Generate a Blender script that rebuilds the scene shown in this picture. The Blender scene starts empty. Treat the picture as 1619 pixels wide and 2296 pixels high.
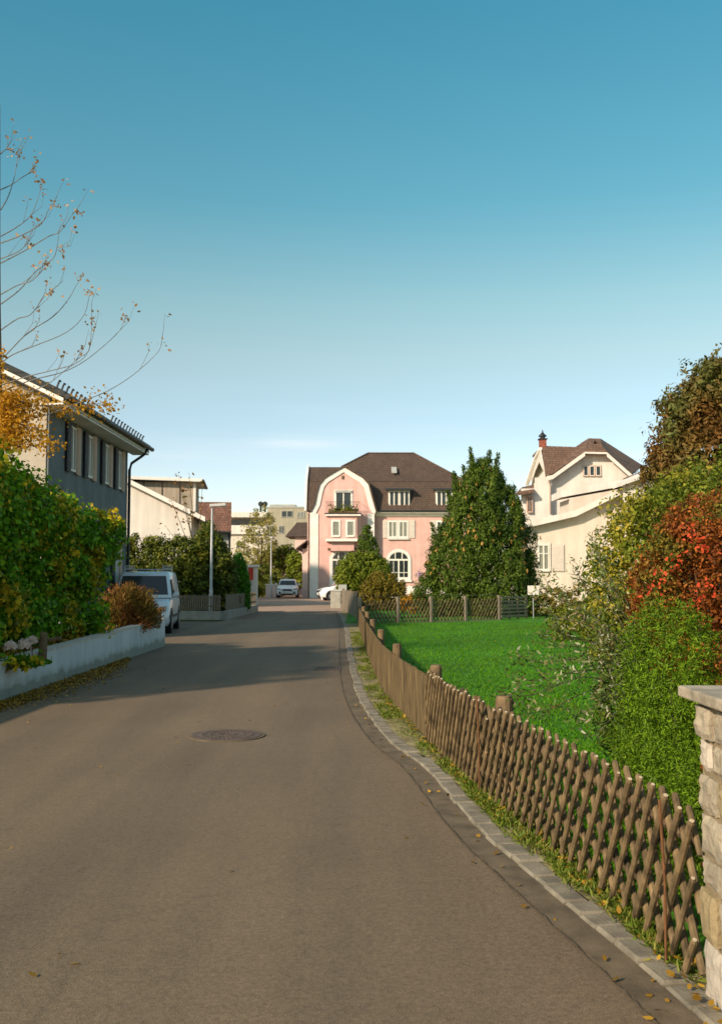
import bpy, math, random
import numpy as np
from mathutils import Vector, Matrix
rnd = random.Random(7)
R = math.radians
scene = bpy.context.scene
COL = scene.collection

# ------------------------------------------------------------------ camera
EYE = 1.65
FPX, CX, CY, HOR = 2232.0, 809.5, 1148.0, 1297.0
PITCH = math.atan((HOR - CY) / FPX)
cam = bpy.data.cameras.new('camera'); camo = bpy.data.objects.new('camera', cam); COL.objects.link(camo)
cam.sensor_fit = 'VERTICAL'; cam.sensor_height = 36; cam.lens = 35
cam.clip_start = 0.05; cam.clip_end = 3000
camo.location = (0, 0, EYE); camo.rotation_euler = (math.pi/2 + PITCH, 0, 0)
cam.dof.use_dof = True; cam.dof.focus_distance = 7.5; cam.dof.aperture_fstop = 5.6
scene.camera = camo
# ------------------------------------------------------------------ light
SUN_EL, SUN_AZ = 26.0, (-0.69, -0.724)      # direction towards the sun on the ground plane
world = bpy.data.worlds.new('World'); scene.world = world; world.use_nodes = True
wn = world.node_tree.nodes; wl = world.node_tree.links; wn.clear()
wo = wn.new('ShaderNodeOutputWorld'); bg = wn.new('ShaderNodeBackground'); bg.inputs[1].default_value = 0.14
sky = wn.new('ShaderNodeTexSky'); sky.sky_type = 'NISHITA'; sky.sun_disc = False
sky.sun_elevation = R(SUN_EL); sky.sun_rotation = math.atan2(SUN_AZ[0], SUN_AZ[1])
sky.air_density = 1.0; sky.dust_density = 0.6; sky.ozone_density = 2.0
tc = wn.new('ShaderNodeTexCoord'); sx = wn.new('ShaderNodeSeparateXYZ'); wl.new(tc.outputs['Generated'], sx.inputs[0])
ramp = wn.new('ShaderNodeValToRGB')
SKYR = [(0.0, (1.0, 0.88, 0.82)), (0.10, (0.90, 0.82, 0.78)), (0.147, (0.84, 0.79, 0.71)), (0.22, (0.90, 0.84, 0.63)), (0.27, (0.80, 0.87, 0.63)), (0.36, (0.46, 0.82, 0.65)), (0.52, (0.30, 0.83, 0.70)), (0.58, (0.35, 0.80, 0.68)), (0.72, (1.6, 1.35, 0.95)), (1.0, (2.0, 1.6, 1.1))]  # upper stops, out of view, brightened past a natural zenith as added fill light
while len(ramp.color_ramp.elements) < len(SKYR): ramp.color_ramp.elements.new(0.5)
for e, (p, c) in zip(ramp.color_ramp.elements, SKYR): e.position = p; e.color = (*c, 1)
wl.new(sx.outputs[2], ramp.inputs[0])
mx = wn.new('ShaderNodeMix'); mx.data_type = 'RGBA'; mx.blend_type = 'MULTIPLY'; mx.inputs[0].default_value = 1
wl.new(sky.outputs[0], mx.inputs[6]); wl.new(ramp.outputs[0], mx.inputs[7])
# thin low clouds
mp = wn.new('ShaderNodeMapping'); mp.inputs['Scale'].default_value = (4, 4, 60); mp.inputs['Location'].default_value = (1.3, 0, 0.7)
wl.new(tc.outputs['Generated'], mp.inputs[0])
cn = wn.new('ShaderNodeTexNoise'); cn.inputs['Scale'].default_value = 1.4; cn.inputs['Detail'].default_value = 6; wl.new(mp.outputs[0], cn.inputs[0])
cr = wn.new('ShaderNodeMapRange'); cr.inputs[1].default_value = 0.50; cr.inputs[2].default_value = 0.72; wl.new(cn.outputs[0], cr.inputs[0])
zr = wn.new('ShaderNodeMapRange'); zr.inputs[1].default_value = 0.20; zr.inputs[2].default_value = 0.12; wl.new(sx.outputs[2], zr.inputs[0])
cm = wn.new('ShaderNodeMath'); cm.operation = 'MULTIPLY'; wl.new(cr.outputs[0], cm.inputs[0]); wl.new(zr.outputs[0], cm.inputs[1])
cm2 = wn.new('ShaderNodeMath'); cm2.operation = 'MULTIPLY'; cm2.inputs[1].default_value = 0.10; wl.new(cm.outputs[0], cm2.inputs[0])
def wm(op, a, b=None):
    n = wn.new('ShaderNodeMath'); n.operation = op
    for i, q in enumerate((a, b)):
        if q is None: continue
        if isinstance(q, (int, float)): n.inputs[i].default_value = q
        else: wl.new(q, n.inputs[i])
    return n.outputs[0]
gx = wm('POWER', wm('DIVIDE', wm('ADD', sx.outputs[0], 0.055), 0.045), 2.0); gz = wm('POWER', wm('DIVIDE', wm('SUBTRACT', sx.outputs[2], 0.134), 0.0055), 2.0)
gg = wm('MULTIPLY', wm('EXPONENT', wm('MULTIPLY', wm('ADD', gx, gz), -1.0)), wm('MULTIPLY', cn.outputs[0], 0.5))
cmx = wm('ADD', cm2.outputs[0], gg)
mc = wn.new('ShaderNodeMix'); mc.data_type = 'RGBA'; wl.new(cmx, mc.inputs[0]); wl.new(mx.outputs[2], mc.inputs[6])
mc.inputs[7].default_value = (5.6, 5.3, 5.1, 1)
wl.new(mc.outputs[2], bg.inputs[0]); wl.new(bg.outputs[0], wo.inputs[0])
sd = bpy.data.lights.new('sun', 'SUN'); sd.energy = 3.9; sd.angle = R(3.0); sd.color = (1.0, 0.82, 0.63)
so = bpy.data.objects.new('sun', sd); COL.objects.link(so)
_v = Vector((SUN_AZ[0]*math.cos(R(SUN_EL)), SUN_AZ[1]*math.cos(R(SUN_EL)), math.sin(R(SUN_EL))))
so.rotation_euler = _v.to_track_quat('Z', 'Y').to_euler(); so.location = (-20, -10, 30)
vs = scene.view_settings; vs.view_transform = 'Standard'; vs.look = 'None'; vs.exposure = 0.60; vs.gamma = 1.0

# ------------------------------------------------------------------ helpers
def ray(u, v):
    a, b = (u - CX)/FPX, (CY - v)/FPX
    s, c = math.sin(PITCH), math.cos(PITCH)
    return Vector((a, c - b*s, s + b*c))
def P(u, v, Y):
    d = ray(u, v); return Vector((0, 0, EYE)) + d*(Y/d.y)
def G(u, v, z=0.0):
    d = ray(u, v); return Vector((0, 0, EYE)) + d*((z - EYE)/d.z)

def setp(o, label=None, cat=None, group=None, kind=None):
    if label: o['label'] = label
    if cat: o['category'] = cat
    if group: o['group'] = group
    if kind: o['kind'] = kind
    return o
def thing(name, label, cat, loc=(0, 0, 0), rz=0, group=None):
    o = bpy.data.objects.new(name, None); COL.objects.link(o); o.empty_display_size = 0.2
    o.location = loc; o.rotation_euler = (0, 0, rz); return setp(o, label, cat, group)
def copy_tree(o, parent=None):
    c = o.copy(); COL.objects.link(c); c.parent = parent
    for ch in list(o.children): copy_tree(ch, c)
    return c

class MB:
    def __init__(s, M=None): s.v = []; s.f = []; s.m = []; s.M = M
    def add(s, vs, fs, mi=0):
        n = len(s.v)
        for p in vs:
            p = Vector(p)
            s.v.append(tuple(s.M @ p) if s.M is not None else tuple(p))
        for f in fs: s.f.append(tuple(n+i for i in f)); s.m.append(mi)
    def box(s, x0, x1, y0, y1, z0, z1, mi=0):
        s.add([(x0,y0,z0),(x1,y0,z0),(x1,y1,z0),(x0,y1,z0),(x0,y0,z1),(x1,y0,z1),(x1,y1,z1),(x0,y1,z1)],
              [(0,3,2,1),(4,5,6,7),(0,1,5,4),(1,2,6,5),(2,3,7,6),(3,0,4,7)], mi)
    def prism_y(s, pts, y0, y1, mi=0):          # polygon in xz, extruded along y
        n = len(pts)
        vs = [(x, y0, z) for x, z in pts] + [(x, y1, z) for x, z in pts]
        s.add(vs, [tuple(range(n)), tuple(range(2*n-1, n-1, -1))] + [(i, i+n, (i+1) % n+n, (i+1) % n) for i in range(n)], mi)
    def prism_x(s, pts, x0, x1, mi=0):          # polygon in yz, extruded along x
        n = len(pts)
        vs = [(x0, y, z) for y, z in pts] + [(x1, y, z) for y, z in pts]
        s.add(vs, [tuple(range(n)), tuple(range(2*n-1, n-1, -1))] + [(i, i+n, (i+1) % n+n, (i+1) % n) for i in range(n)], mi)
    def slab(s, quad, t, mi=0):                 # polygon of 3D points thickened downwards along z
        n = len(quad); vs = [tuple(q) for q in quad] + [(q[0], q[1], q[2]-t) for q in quad]
        s.add(vs, [tuple(range(n)), tuple(range(2*n-1, n-1, -1))] + [(i, i+n, (i+1) % n+n, (i+1) % n) for i in range(n)], mi)
    def tube(s, pts, rs, seg=6, mi=0, cap=True, capmi=None):
        pts = [Vector(p) for p in pts]; n = len(pts)
        if not hasattr(rs, '__len__'): rs = [rs]*n
        vs = []; up = Vector((0.13, 0.21, 0.97))
        for i, p in enumerate(pts):
            t = (pts[min(i+1, n-1)] - pts[max(i-1, 0)]).normalized()
            a = t.cross(up)
            if a.length < 1e-3: a = t.cross(Vector((1, 0, 0)))
            a.normalize(); b = t.cross(a)
            for k in range(seg):
                th = 2*math.pi*k/seg; vs.append(p + (a*math.cos(th) + b*math.sin(th))*rs[i])
        fs = [(i*seg+k, i*seg+(k+1) % seg, (i+1)*seg+(k+1) % seg, (i+1)*seg+k) for i in range(n-1) for k in range(seg)]
        s.add(vs, fs, mi)
        if cap:
            s.add(vs[:seg], [tuple(range(seg-1, -1, -1))], mi if capmi is None else capmi)
            s.add(vs[-seg:], [tuple(range(seg))], mi if capmi is None else capmi)
    def disc(s, c, r, ax='y', t=0.02, seg=20, mi=0):
        c = Vector(c); d = {'x': Vector((1,0,0)), 'y': Vector((0,1,0)), 'z': Vector((0,0,1))}[ax]
        s.tube([c - d*t/2, c + d*t/2], r, seg, mi)
    def build(s, name, mats, parent=None, smooth=False, bevel=0):
        me = bpy.data.meshes.new(name); me.from_pydata(s.v, [], s.f)
        if not isinstance(mats, (list, tuple)): mats = [mats]
        for m in mats: me.materials.append(m)
        me.polygons.foreach_set('material_index', s.m)
        if smooth: me.polygons.foreach_set('use_smooth', [True]*len(s.f))
        me.validate(); me.update()
        o = bpy.data.objects.new(name, me); COL.objects.link(o); o.parent = parent
        if bevel:
            b = o.modifiers.new('b', 'BEVEL'); b.width = bevel; b.segments = 2; b.limit_method = 'ANGLE'
        return o

# ------------------------------------------------------------------ materials
def newmat(name):
    m = bpy.data.materials.new(name); m.use_nodes = True; nt = m.node_tree; nt.nodes.clear()
    o = nt.nodes.new('ShaderNodeOutputMaterial'); b = nt.nodes.new('ShaderNodeBsdfPrincipled')
    nt.links.new(b.outputs[0], o.inputs[0]); return m, nt, b, o
def noise(nt, scale, detail=4, coord='Object', stretch=None, rough=0.55):
    t = nt.nodes.new('ShaderNodeTexCoord'); n = nt.nodes.new('ShaderNodeTexNoise')
    n.inputs['Scale'].default_value = scale; n.inputs['Detail'].default_value = detail; n.inputs['Roughness'].default_value = rough
    if stretch:
        mp = nt.nodes.new('ShaderNodeMapping'); mp.inputs['Scale'].default_value = stretch
        nt.links.new(t.outputs[coord], mp.inputs[0]); nt.links.new(mp.outputs[0], n.inputs[0])
    else: nt.links.new(t.outputs[coord], n.inputs[0])
    return n.outputs[0]
def cramp(nt, fac, stops):
    r = nt.nodes.new('ShaderNodeValToRGB')
    while len(r.color_ramp.elements) < len(stops): r.color_ramp.elements.new(0.5)
    for e, (p, c) in zip(r.color_ramp.elements, stops): e.position = p; e.color = (*c, 1)
    nt.links.new(fac, r.inputs[0]); return r.outputs[0]
def mixc(nt, fac, a, b, mode='MIX'):
    x = nt.nodes.new('ShaderNodeMix'); x.data_type = 'RGBA'; x.blend_type = mode
    for i, val in ((0, fac), (6, a), (7, b)):
        if isinstance(val, (int, float)): x.inputs[i].default_value = val
        elif isinstance(val, tuple): x.inputs[i].default_value = (*val, 1)
        else: nt.links.new(val, x.inputs[i])
    return x.outputs[2]
def bump(nt, b, h, dist, strength=0.6):
    n = nt.nodes.new('ShaderNodeBump'); n.inputs['Distance'].default_value = dist; n.inputs['Strength'].default_value = strength
    nt.links.new(h, n.inputs['Height']); nt.links.new(n.outputs[0], b.inputs['Normal'])
def surf(name, c, var=0.25, scale=3.0, rough=0.85, bmp=0.01, bscale=40, stretch=None, metal=0.0, spec=0.3):
    m, nt, b, o = newmat(name)
    n1 = noise(nt, scale, 6, stretch=stretch)
    lo = tuple(x*(1-var) for x in c); hi = tuple(min(1, x*(1+var)) for x in c)
    cc = cramp(nt, n1, [(0.3, lo), (0.7, hi)])
    if 'render' in name:
        st = cramp(nt, noise(nt, 1.3, 5, stretch=(1.6, 1.6, 0.16)), [(0.35, (0.86, 0.85, 0.83)), (0.6, (1.03, 1.03, 1.03))])
        cc = mixc(nt, 0.8, cc, st, 'MULTIPLY')
    nt.links.new(cc, b.inputs['Base Color'])
    b.inputs['Roughness'].default_value = rough; b.inputs['Metallic'].default_value = metal
    b.inputs['Specular IOR Level'].default_value = spec
    if bmp: bump(nt, b, noise(nt, bscale, 3, stretch=stretch), bmp)
    return m
def leafmat(name, stops, patch=None, pscale=1.2, pr=(0.5, 0.6), trans=0.35, rough=0.5):
    m, nt, b, o = newmat(name)
    g = nt.nodes.new('ShaderNodeNewGeometry')
    c = cramp(nt, g.outputs['Random Per Island'], stops)
    if patch:
        pn = noise(nt, pscale, 3)
        mr = nt.nodes.new('ShaderNodeMapRange'); mr.inputs[1].default_value = pr[0]; mr.inputs[2].default_value = pr[1]
        nt.links.new(pn, mr.inputs[0])
        c2 = cramp(nt, g.outputs['Random Per Island'], patch)
        c = mixc(nt, mr.outputs[0], c, c2)
    nt.links.new(c, b.inputs['Base Color']); b.inputs['Roughness'].default_value = rough; b.inputs['Specular IOR Level'].default_value = 0.12
    t = nt.nodes.new('ShaderNodeBsdfTranslucent'); nt.links.new(c, t.inputs[0])
    ms = nt.nodes.new('ShaderNodeMixShader'); ms.inputs[0].default_value = trans
    nt.links.new(b.outputs[0], ms.inputs[1]); nt.links.new(t.outputs[0], ms.inputs[2]); nt.links.new(ms.outputs[0], o.inputs[0])
    return m
def rooftile(name, c, ax='x', w=0.22, h=0.2, var=0.3):
    m, nt, b, o = newmat(name)
    t = nt.nodes.new('ShaderNodeTexCoord'); s = nt.nodes.new('ShaderNodeSeparateXYZ'); k = nt.nodes.new('ShaderNodeCombineXYZ')
    nt.links.new(t.outputs['Object'], s.inputs[0]); nt.links.new(s.outputs[0 if ax == 'x' else 1], k.inputs[0]); nt.links.new(s.outputs[2], k.inputs[1])
    br = nt.nodes.new('ShaderNodeTexBrick'); nt.links.new(k.outputs[0], br.inputs[0])
    br.inputs['Scale'].default_value = 1; br.inputs['Brick Width'].default_value = w; br.inputs['Row Height'].default_value = h
    br.inputs['Mortar Size'].default_value = 0.02; br.inputs['Mortar Smooth'].default_value = 0.3
    br.inputs['Color1'].default_value = (*[x*(1-var) for x in c], 1); br.inputs['Color2'].default_value = (*[x*(1+var) for x in c], 1)
    br.inputs['Mortar'].default_value = (*[x*0.45 for x in c], 1)
    c2 = mixc(nt, 0.7, br.outputs[0], cramp(nt, noise(nt, 0.7, 6), [(0.3, (0.82, 0.82, 0.82)), (0.7, (1.15, 1.12, 1.08))]), 'MULTIPLY')
    nt.links.new(c2, b.inputs['Base Color']); b.inputs['Roughness'].default_value = 0.85
    bump(nt, b, br.outputs['Fac'], -0.02); return m

M = {}
def asphalt():
    m, nt, b, o = newmat('asphalt')
    fine = cramp(nt, noise(nt, 160, 3, rough=0.8), [(0.32, (0.45, 0.43, 0.42)), (0.5, (0.95, 0.95, 0.95)), (0.68, (1.75, 1.72, 1.65))])
    big = cramp(nt, noise(nt, 0.35, 6), [(0.3, (0.155, 0.112, 0.072)), (0.7, (0.192, 0.140, 0.091))])
    lng = cramp(nt, noise(nt, 1.0, 5, stretch=(1.6, 0.12, 1)), [(0.35, (0.84, 0.84, 0.85)), (0.65, (1.08, 1.07, 1.05))])
    mid = cramp(nt, noise(nt, 38, 4, rough=0.75), [(0.3, (0.72, 0.71, 0.70)), (0.7, (1.3, 1.29, 1.28))])
    mid2 = cramp(nt, noise(nt, 11, 4, rough=0.7), [(0.3, (0.90, 0.90, 0.90)), (0.7, (1.09, 1.09, 1.08))])
    spots = cramp(nt, noise(nt, 2.3, 3), [(0.0, (1, 1, 1)), (0.68, (1, 1, 1)), (0.76, (0.72, 0.71, 0.7))])
    c = mixc(nt, 0.75, big, fine, 'MULTIPLY'); c = mixc(nt, 1.0, c, lng, 'MULTIPLY'); c = mixc(nt, 1.0, c, spots, 'MULTIPLY'); c = mixc(nt, 1.0, c, mid, 'MULTIPLY'); c = mixc(nt, 1.0, c, mid2, 'MULTIPLY')
    v = nt.nodes.new('ShaderNodeTexVoronoi'); v.feature = 'DISTANCE_TO_EDGE'; v.inputs['Scale'].default_value = 0.3
    t = nt.nodes.new('ShaderNodeTexCoord')
    dn = nt.nodes.new('ShaderNodeTexNoise'); dn.inputs['Scale'].default_value = 1.3; dn.inputs['Detail'].default_value = 6; nt.links.new(t.outputs['Object'], dn.inputs[0])
    vm = nt.nodes.new('ShaderNodeVectorMath'); vm.operation = 'ADD'; nt.links.new(t.outputs['Object'], vm.inputs[0]); nt.links.new(dn.outputs[1], vm.inputs[1]); nt.links.new(vm.outputs[0], v.inputs[0])
    ck = cramp(nt, v.outputs[0], [(0.0, (0.62, 0.61, 0.6)), (0.0035, (0.8, 0.8, 0.8)), (0.007, (1, 1, 1))])
    c = mixc(nt, 0.25, c, ck, 'MULTIPLY')
    nt.links.new(c, b.inputs['Base Color']); b.inputs['Roughness'].default_value = 0.8; b.inputs['Specular IOR Level'].default_value = 0.25
    bump(nt, b, noise(nt, 140, 3, rough=0.8), 0.006, 0.8); return m
M['asphalt'] = asphalt()
M['gutter'] = surf('gutter_asphalt', (0.128, 0.095, 0.060), 0.35, 6, 0.9, 0.006, 90)
M['seam'] = surf('tar_seam', (0.10, 0.075, 0.05), 0.4, 12, 0.9, 0.004, 60)
M['soil'] = surf('soil', (0.13, 0.10, 0.045), 0.5, 2.5, 0.95, 0.03, 20)
M['ground'] = surf('ground', (0.07, 0.09, 0.03), 0.5, 0.7, 0.95, 0.03, 10)
M['verge'] = surf('verge_earth', (0.23, 0.19, 0.09), 0.5, 5, 0.95, 0.02, 30)
M['granite'] = surf('granite', (0.20, 0.17, 0.125), 0.4, 5, 0.8, 0.008, 60)
M['lawn'] = surf('lawn', (0.045, 0.17, 0.001), 0.35, 0.9, 0.9, 0.02, 60)
M['paving'] = surf('paving', (0.36, 0.24, 0.17), 0.2, 2, 0.85, 0.01, 12)
M['iron'] = surf('cast_iron', (0.10, 0.070, 0.056), 0.3, 8, 0.75, 0.004, 60)
M['whitewall'] = surf('pale_render', (0.50, 0.50, 0.47), 0.10, 1.5, 0.9, 0.006, 80)
def dirtywall():
    m, nt, b, o = newmat('pale_render_low_wall')
    c = cramp(nt, noise(nt, 1.1, 6, stretch=(1, 1, .4)), [(0.3, (0.50, 0.51, 0.50)), (0.7, (0.62, 0.63, 0.61))])
    t = nt.nodes.new('ShaderNodeTexCoord'); sp = nt.nodes.new('ShaderNodeSeparateXYZ'); nt.links.new(t.outputs['Object'], sp.inputs[0])
    ad = nt.nodes.new('ShaderNodeMath'); ad.operation = 'MULTIPLY_ADD'; ad.inputs[1].default_value = -0.30; nt.links.new(noise(nt, 3.5, 6), ad.inputs[0]); nt.links.new(sp.outputs[2], ad.inputs[2])
    d = cramp(nt, ad.outputs[0], [(0.0, (0.45, 0.44, 0.34)), (0.03, (0.75, 0.74, 0.66)), (0.12, (1, 1, 1))])
    c = mixc(nt, 0.85, c, d, 'MULTIPLY')
    sk = cramp(nt, noise(nt, 5, 5, stretch=(1, 1, .12)), [(0.33, (0.78, 0.77, 0.74)), (0.5, (1, 1, 1))])
    c = mixc(nt, 0.6, c, sk, 'MULTIPLY')
    nt.links.new(c, b.inputs['Base Color']); b.inputs['Roughness'].default_value = 0.9; bump(nt, b, noise(nt, 60, 4), 0.006); return m
M['lowwall'] = dirtywall()
M['cap'] = surf('wall_cap', (0.52, 0.46, 0.38), 0.2, 5, 0.9, 0.006, 60)
M['wood'] = surf('weathered_wood', (0.135, 0.092, 0.046), 0.75, 14, 0.85, 0.006, 60, stretch=(1, 1, 0.35))
M['slat'] = surf('slat_wood', (0.092, 0.064, 0.031), 0.55, 22, 0.9, 0.004, 60, stretch=(1, 1, 0.12))
M['woodend'] = surf('cut_wood', (0.42, 0.33, 0.22), 0.25, 20, 0.85, 0.003, 80)
M['wooddark'] = surf('brown_wood', (0.13, 0.085, 0.045), 0.5, 6, 0.9, 0.006, 60, stretch=(3, 3, 0.3))
M['postwood'] = surf('post_wood', (0.16, 0.105, 0.055), 0.4, 8, 0.9, 0.01, 40)
M['greywood'] = surf('grey_wood', (0.22, 0.175, 0.125), 0.3, 5, 0.9, 0.006, 40, stretch=(6, 6, 0.4))
M['rust'] = surf('rust', (0.13, 0.055, 0.02), 0.4, 20, 0.8, 0.003, 90)
M['bark'] = surf('bark', (0.10, 0.075, 0.05), 0.4, 8, 0.95, 0.02, 30, stretch=(3, 3, 0.6))
M['twig'] = surf('twig', (0.16, 0.155, 0.15), 0.3, 8, 0.9, 0)
M['pink'] = surf('pink_render', (0.68, 0.40, 0.35), 0.10, 1.2, 0.9, 0.006, 60)
M['pinkpale'] = surf('pale_pink_render', (0.70, 0.50, 0.44), 0.08, 1.2, 0.9, 0.006, 60)
M['trim'] = surf('pale_trim', (0.76, 0.69, 0.63), 0.08, 2, 0.8, 0.003, 60)
M['cream'] = surf('cream_render', (0.66, 0.57, 0.48), 0.07, 0.8, 0.9, 0.006, 60)
M['creamwhite'] = surf('white_render', (0.68, 0.62, 0.56), 0.07, 0.8, 0.9, 0.006, 60)
M['shaderender'] = surf('shaded_side_render', (0.15, 0.165, 0.17), 0.15, 2, 0.9, 0.006, 60)  # left house walls: shade of the road side put into the colour
M['litgable'] = surf('lit_gable_render', (0.42, 0.36, 0.29), 0.15, 1, 0.9, 0.006, 40)  # sunlit gable of the same house: sunlight put into the colour
M['greyrender'] = surf('grey_render', (0.36, 0.36, 0.33), 0.12, 1, 0.9, 0.006, 60)
M['beigerender'] = surf('beige_render', (0.36, 0.32, 0.235), 0.1, 0.6, 0.9, 0.006, 40)
M['winframe'] = surf('window_frame', (0.72, 0.68, 0.6), 0.05, 5, 0.5, 0)
M['shutterw'] = surf('pale_shutter', (0.62, 0.54, 0.47), 0.15, 6, 0.7, 0.004, 20, stretch=(0.2, 0.2, 8))
M['shutterb'] = surf('beige_shutter', (0.50, 0.34, 0.26), 0.15, 6, 0.7, 0.004, 20, stretch=(0.2, 0.2, 8))
M['shutterd'] = surf('dark_shutter', (0.022, 0.024, 0.028), 0.2, 6, 0.6, 0)
M['gutterpipe'] = surf('gutter_metal', (0.035, 0.036, 0.038), 0.3, 6, 0.5, 0, metal=0.4)
M['roofbrown'] = rooftile('brown_tiles', (0.088, 0.055, 0.038), 'x', .22, .2, .18)
M['roofbrownY'] = rooftile('brown_tiles_side', (0.088, 0.055, 0.038), 'y', .22, .2, .18)
M['roofred'] = rooftile('red_brown_tiles', (0.19, 0.085, 0.055))
M['roofbrown2'] = rooftile('warm_tiles', (0.17, 0.092, 0.056), 'x', .22, .2, .2)
M['roofdark'] = rooftile('dark_tiles', (0.03, 0.034, 0.034), 'y')
M['plank'] = surf('plank_cladding', (0.36, 0.29, 0.22), 0.25, 3, 0.85, 0.004, 20, stretch=(6, 6, 0.3))
M['brick'] = rooftile('chimney_brick', (0.35, 0.10, 0.06), 'x', 0.25, 0.08)
M['lamp'] = surf('galvanised', (0.42, 0.42, 0.42), 0.1, 5, 0.45, 0, metal=0.5)
M['lamphead'] = surf('lamp_head', (0.5, 0.48, 0.45), 0.1, 5, 0.5, 0)
M['concrete'] = surf('concrete', (0.34, 0.31, 0.26), 0.18, 4, 0.9, 0.006, 50)
M['redpaint'] = surf('red_paint', (0.5, 0.05, 0.02), 0.2, 5, 0.6, 0)
M['rubber'] = surf('rubber', (0.015, 0.015, 0.016), 0.2, 8, 0.8, 0)
M['alloy'] = surf('alloy', (0.35, 0.35, 0.36), 0.1, 5, 0.35, 0, metal=0.7)
M['blackplastic'] = surf('black_plastic', (0.02, 0.02, 0.022), 0.2, 8, 0.5, 0)
M['stone'] = surf('limestone', (0.30, 0.25, 0.18), 0.35, 5, 0.9, 0.03, 18)
M['stonew'] = surf('pale_stone', (0.42, 0.36, 0.29), 0.15, 7, 0.9, 0.015, 30)
M['stoney'] = surf('ochre_stone', (0.29, 0.22, 0.12), 0.2, 4, 0.9, 0.02, 30)
M['mortar'] = surf('mortar', (0.22, 0.165, 0.10), 0.35, 10, 0.95, 0.01, 60)
M['capstone'] = surf('cap_stone', (0.32, 0.265, 0.195), 0.35, 7, 0.9, 0.01, 40)
def glassmat():
    m, nt, b, o = newmat('window_glass'); b.inputs['Base Color'].default_value = (0.022, 0.03, 0.03, 1)
    b.inputs['Roughness'].default_value = 0.12; b.inputs['Specular IOR Level'].default_value = 0.5
    bump(nt, b, noise(nt, 1.5, 2), 0.02, 0.3); return m
M['glass'] = glassmat()
M['curtain'] = surf('curtained_glass', (0.22, 0.22, 0.18), 0.35, 6, 0.4, 0, stretch=(6, 6, 0.4))
def paint(name, c):
    m, nt, b, o = newmat(name); b.inputs['Roughness'].default_value = 0.3; b.inputs['Coat Weight'].default_value = 0.6; b.inputs['Coat Roughness'].default_value = 0.06
    nt.links.new(cramp(nt, noise(nt, 3, 4), [(0.3, tuple(x*0.93 for x in c)), (0.7, c)]), b.inputs['Base Color']); return m
M['carwhite'] = paint('white_car_paint', (0.86, 0.85, 0.83))
M['vanpaint'] = paint('van_paint', (0.62, 0.66, 0.68))
# leaves
M['L_vine'] = leafmat('vine_leaves', [(0, (0.041, 0.120, 0.006)), (0.5, (0.112, 0.285, 0.013)), (1, (0.244, 0.459, 0.022))],
                      [(0, (0.094, 0.131, 0.010)), (0.5, (0.450, 0.329, 0.016)), (1, (0.787, 0.525, 0.024))], 1.5, (0.49, 0.60))
M['L_yellow'] = leafmat('yellow_leaves', [(0, (0.32, 0.14, 0.01)), (0.5, (0.50, 0.25, 0.015)), (1, (0.66, 0.36, 0.04))], trans=0.45)
M['L_dry'] = leafmat('dry_leaves', [(0, (0.30, 0.18, 0.10)), (0.5, (0.42, 0.24, 0.12)), (1, (0.5, 0.36, 0.2))], trans=0.4)
M['L_conifer'] = leafmat('conifer_needles', [(0, (0.028, 0.052, 0.006)), (0.5, (0.061, 0.103, 0.012)), (1, (0.122, 0.172, 0.018))], trans=0.15)
M['L_cone'] = surf('cone', (0.40, 0.21, 0.05), 0.3, 5, 0.8, 0)
M['L_round'] = leafmat('olive_leaves', [(0, (0.053, 0.083, 0.007)), (0.5, (0.128, 0.165, 0.014)), (1, (0.240, 0.262, 0.026))], trans=0.25)
M['L_brown'] = leafmat('brown_green_leaves', [(0, (0.075, 0.060, 0.010)), (0.5, (0.150, 0.128, 0.017)), (1, (0.270, 0.180, 0.024))], trans=0.25)
M['L_thuja'] = leafmat('thuja_sprays', [(0, (0.022, 0.090, 0.005)), (0.5, (0.060, 0.195, 0.010)), (1, (0.120, 0.315, 0.017))], trans=0.2)
M['L_hedge'] = leafmat('hedge_leaves', [(0, (0.027, 0.046, 0.007)), (0.5, (0.075, 0.101, 0.014)), (1, (0.180, 0.194, 0.024))],
                       [(0, (0.090, 0.093, 0.012)), (1, (0.360, 0.341, 0.036))], 1.0, (0.52, 0.66), trans=0.25)
M['L_birch'] = leafmat('yellow_green_leaves', [(0, (0.16, 0.15, 0.03)), (0.5, (0.29, 0.26, 0.06)), (1, (0.42, 0.36, 0.09))], trans=0.3)
M['L_redgrass'] = leafmat('russet_leaves', [(0, (0.10, 0.06, 0.012)), (0.5, (0.17, 0.10, 0.02)), (1, (0.25, 0.18, 0.04))],
                          [(0, (0.20, 0.09, 0.02)), (1, (0.38, 0.15, 0.05))], 2.0, (0.5, 0.6))
M['L_red'] = leafmat('red_leaves', [(0, (0.09, 0.03, 0.008)), (0.4, (0.20, 0.055, 0.012)), (0.8, (0.34, 0.10, 0.02)), (1, (0.5, 0.16, 0.03))],
                     [(0, (0.05, 0.06, 0.01)), (0.5, (0.12, 0.11, 0.015)), (1, (0.28, 0.2, 0.03))], 2.2, (0.52, 0.64))
M['L_redbright'] = leafmat('scarlet_leaves', [(0, (0.5, 0.05, 0.02)), (1, (0.75, 0.12, 0.04))])
M['L_mixed'] = leafmat('green_olive_leaves', [(0, (0.042, 0.070, 0.007)), (0.5, (0.119, 0.161, 0.014)), (1, (0.252, 0.280, 0.030))],
                       [(0, (0.140, 0.126, 0.012)), (0.5, (0.308, 0.266, 0.024)), (1, (0.504, 0.378, 0.048))], 1.6, (0.5, 0.62))
M['L_tall'] = leafmat('bronze_leaves', [(0, (0.08, 0.045, 0.012)), (0.5, (0.17, 0.085, 0.022)), (1, (0.29, 0.14, 0.04))], [(0, (0.05, 0.065, 0.014)), (1, (0.15, 0.17, 0.04))], 0.6, (0.42, 0.60), trans=0.3)
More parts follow.
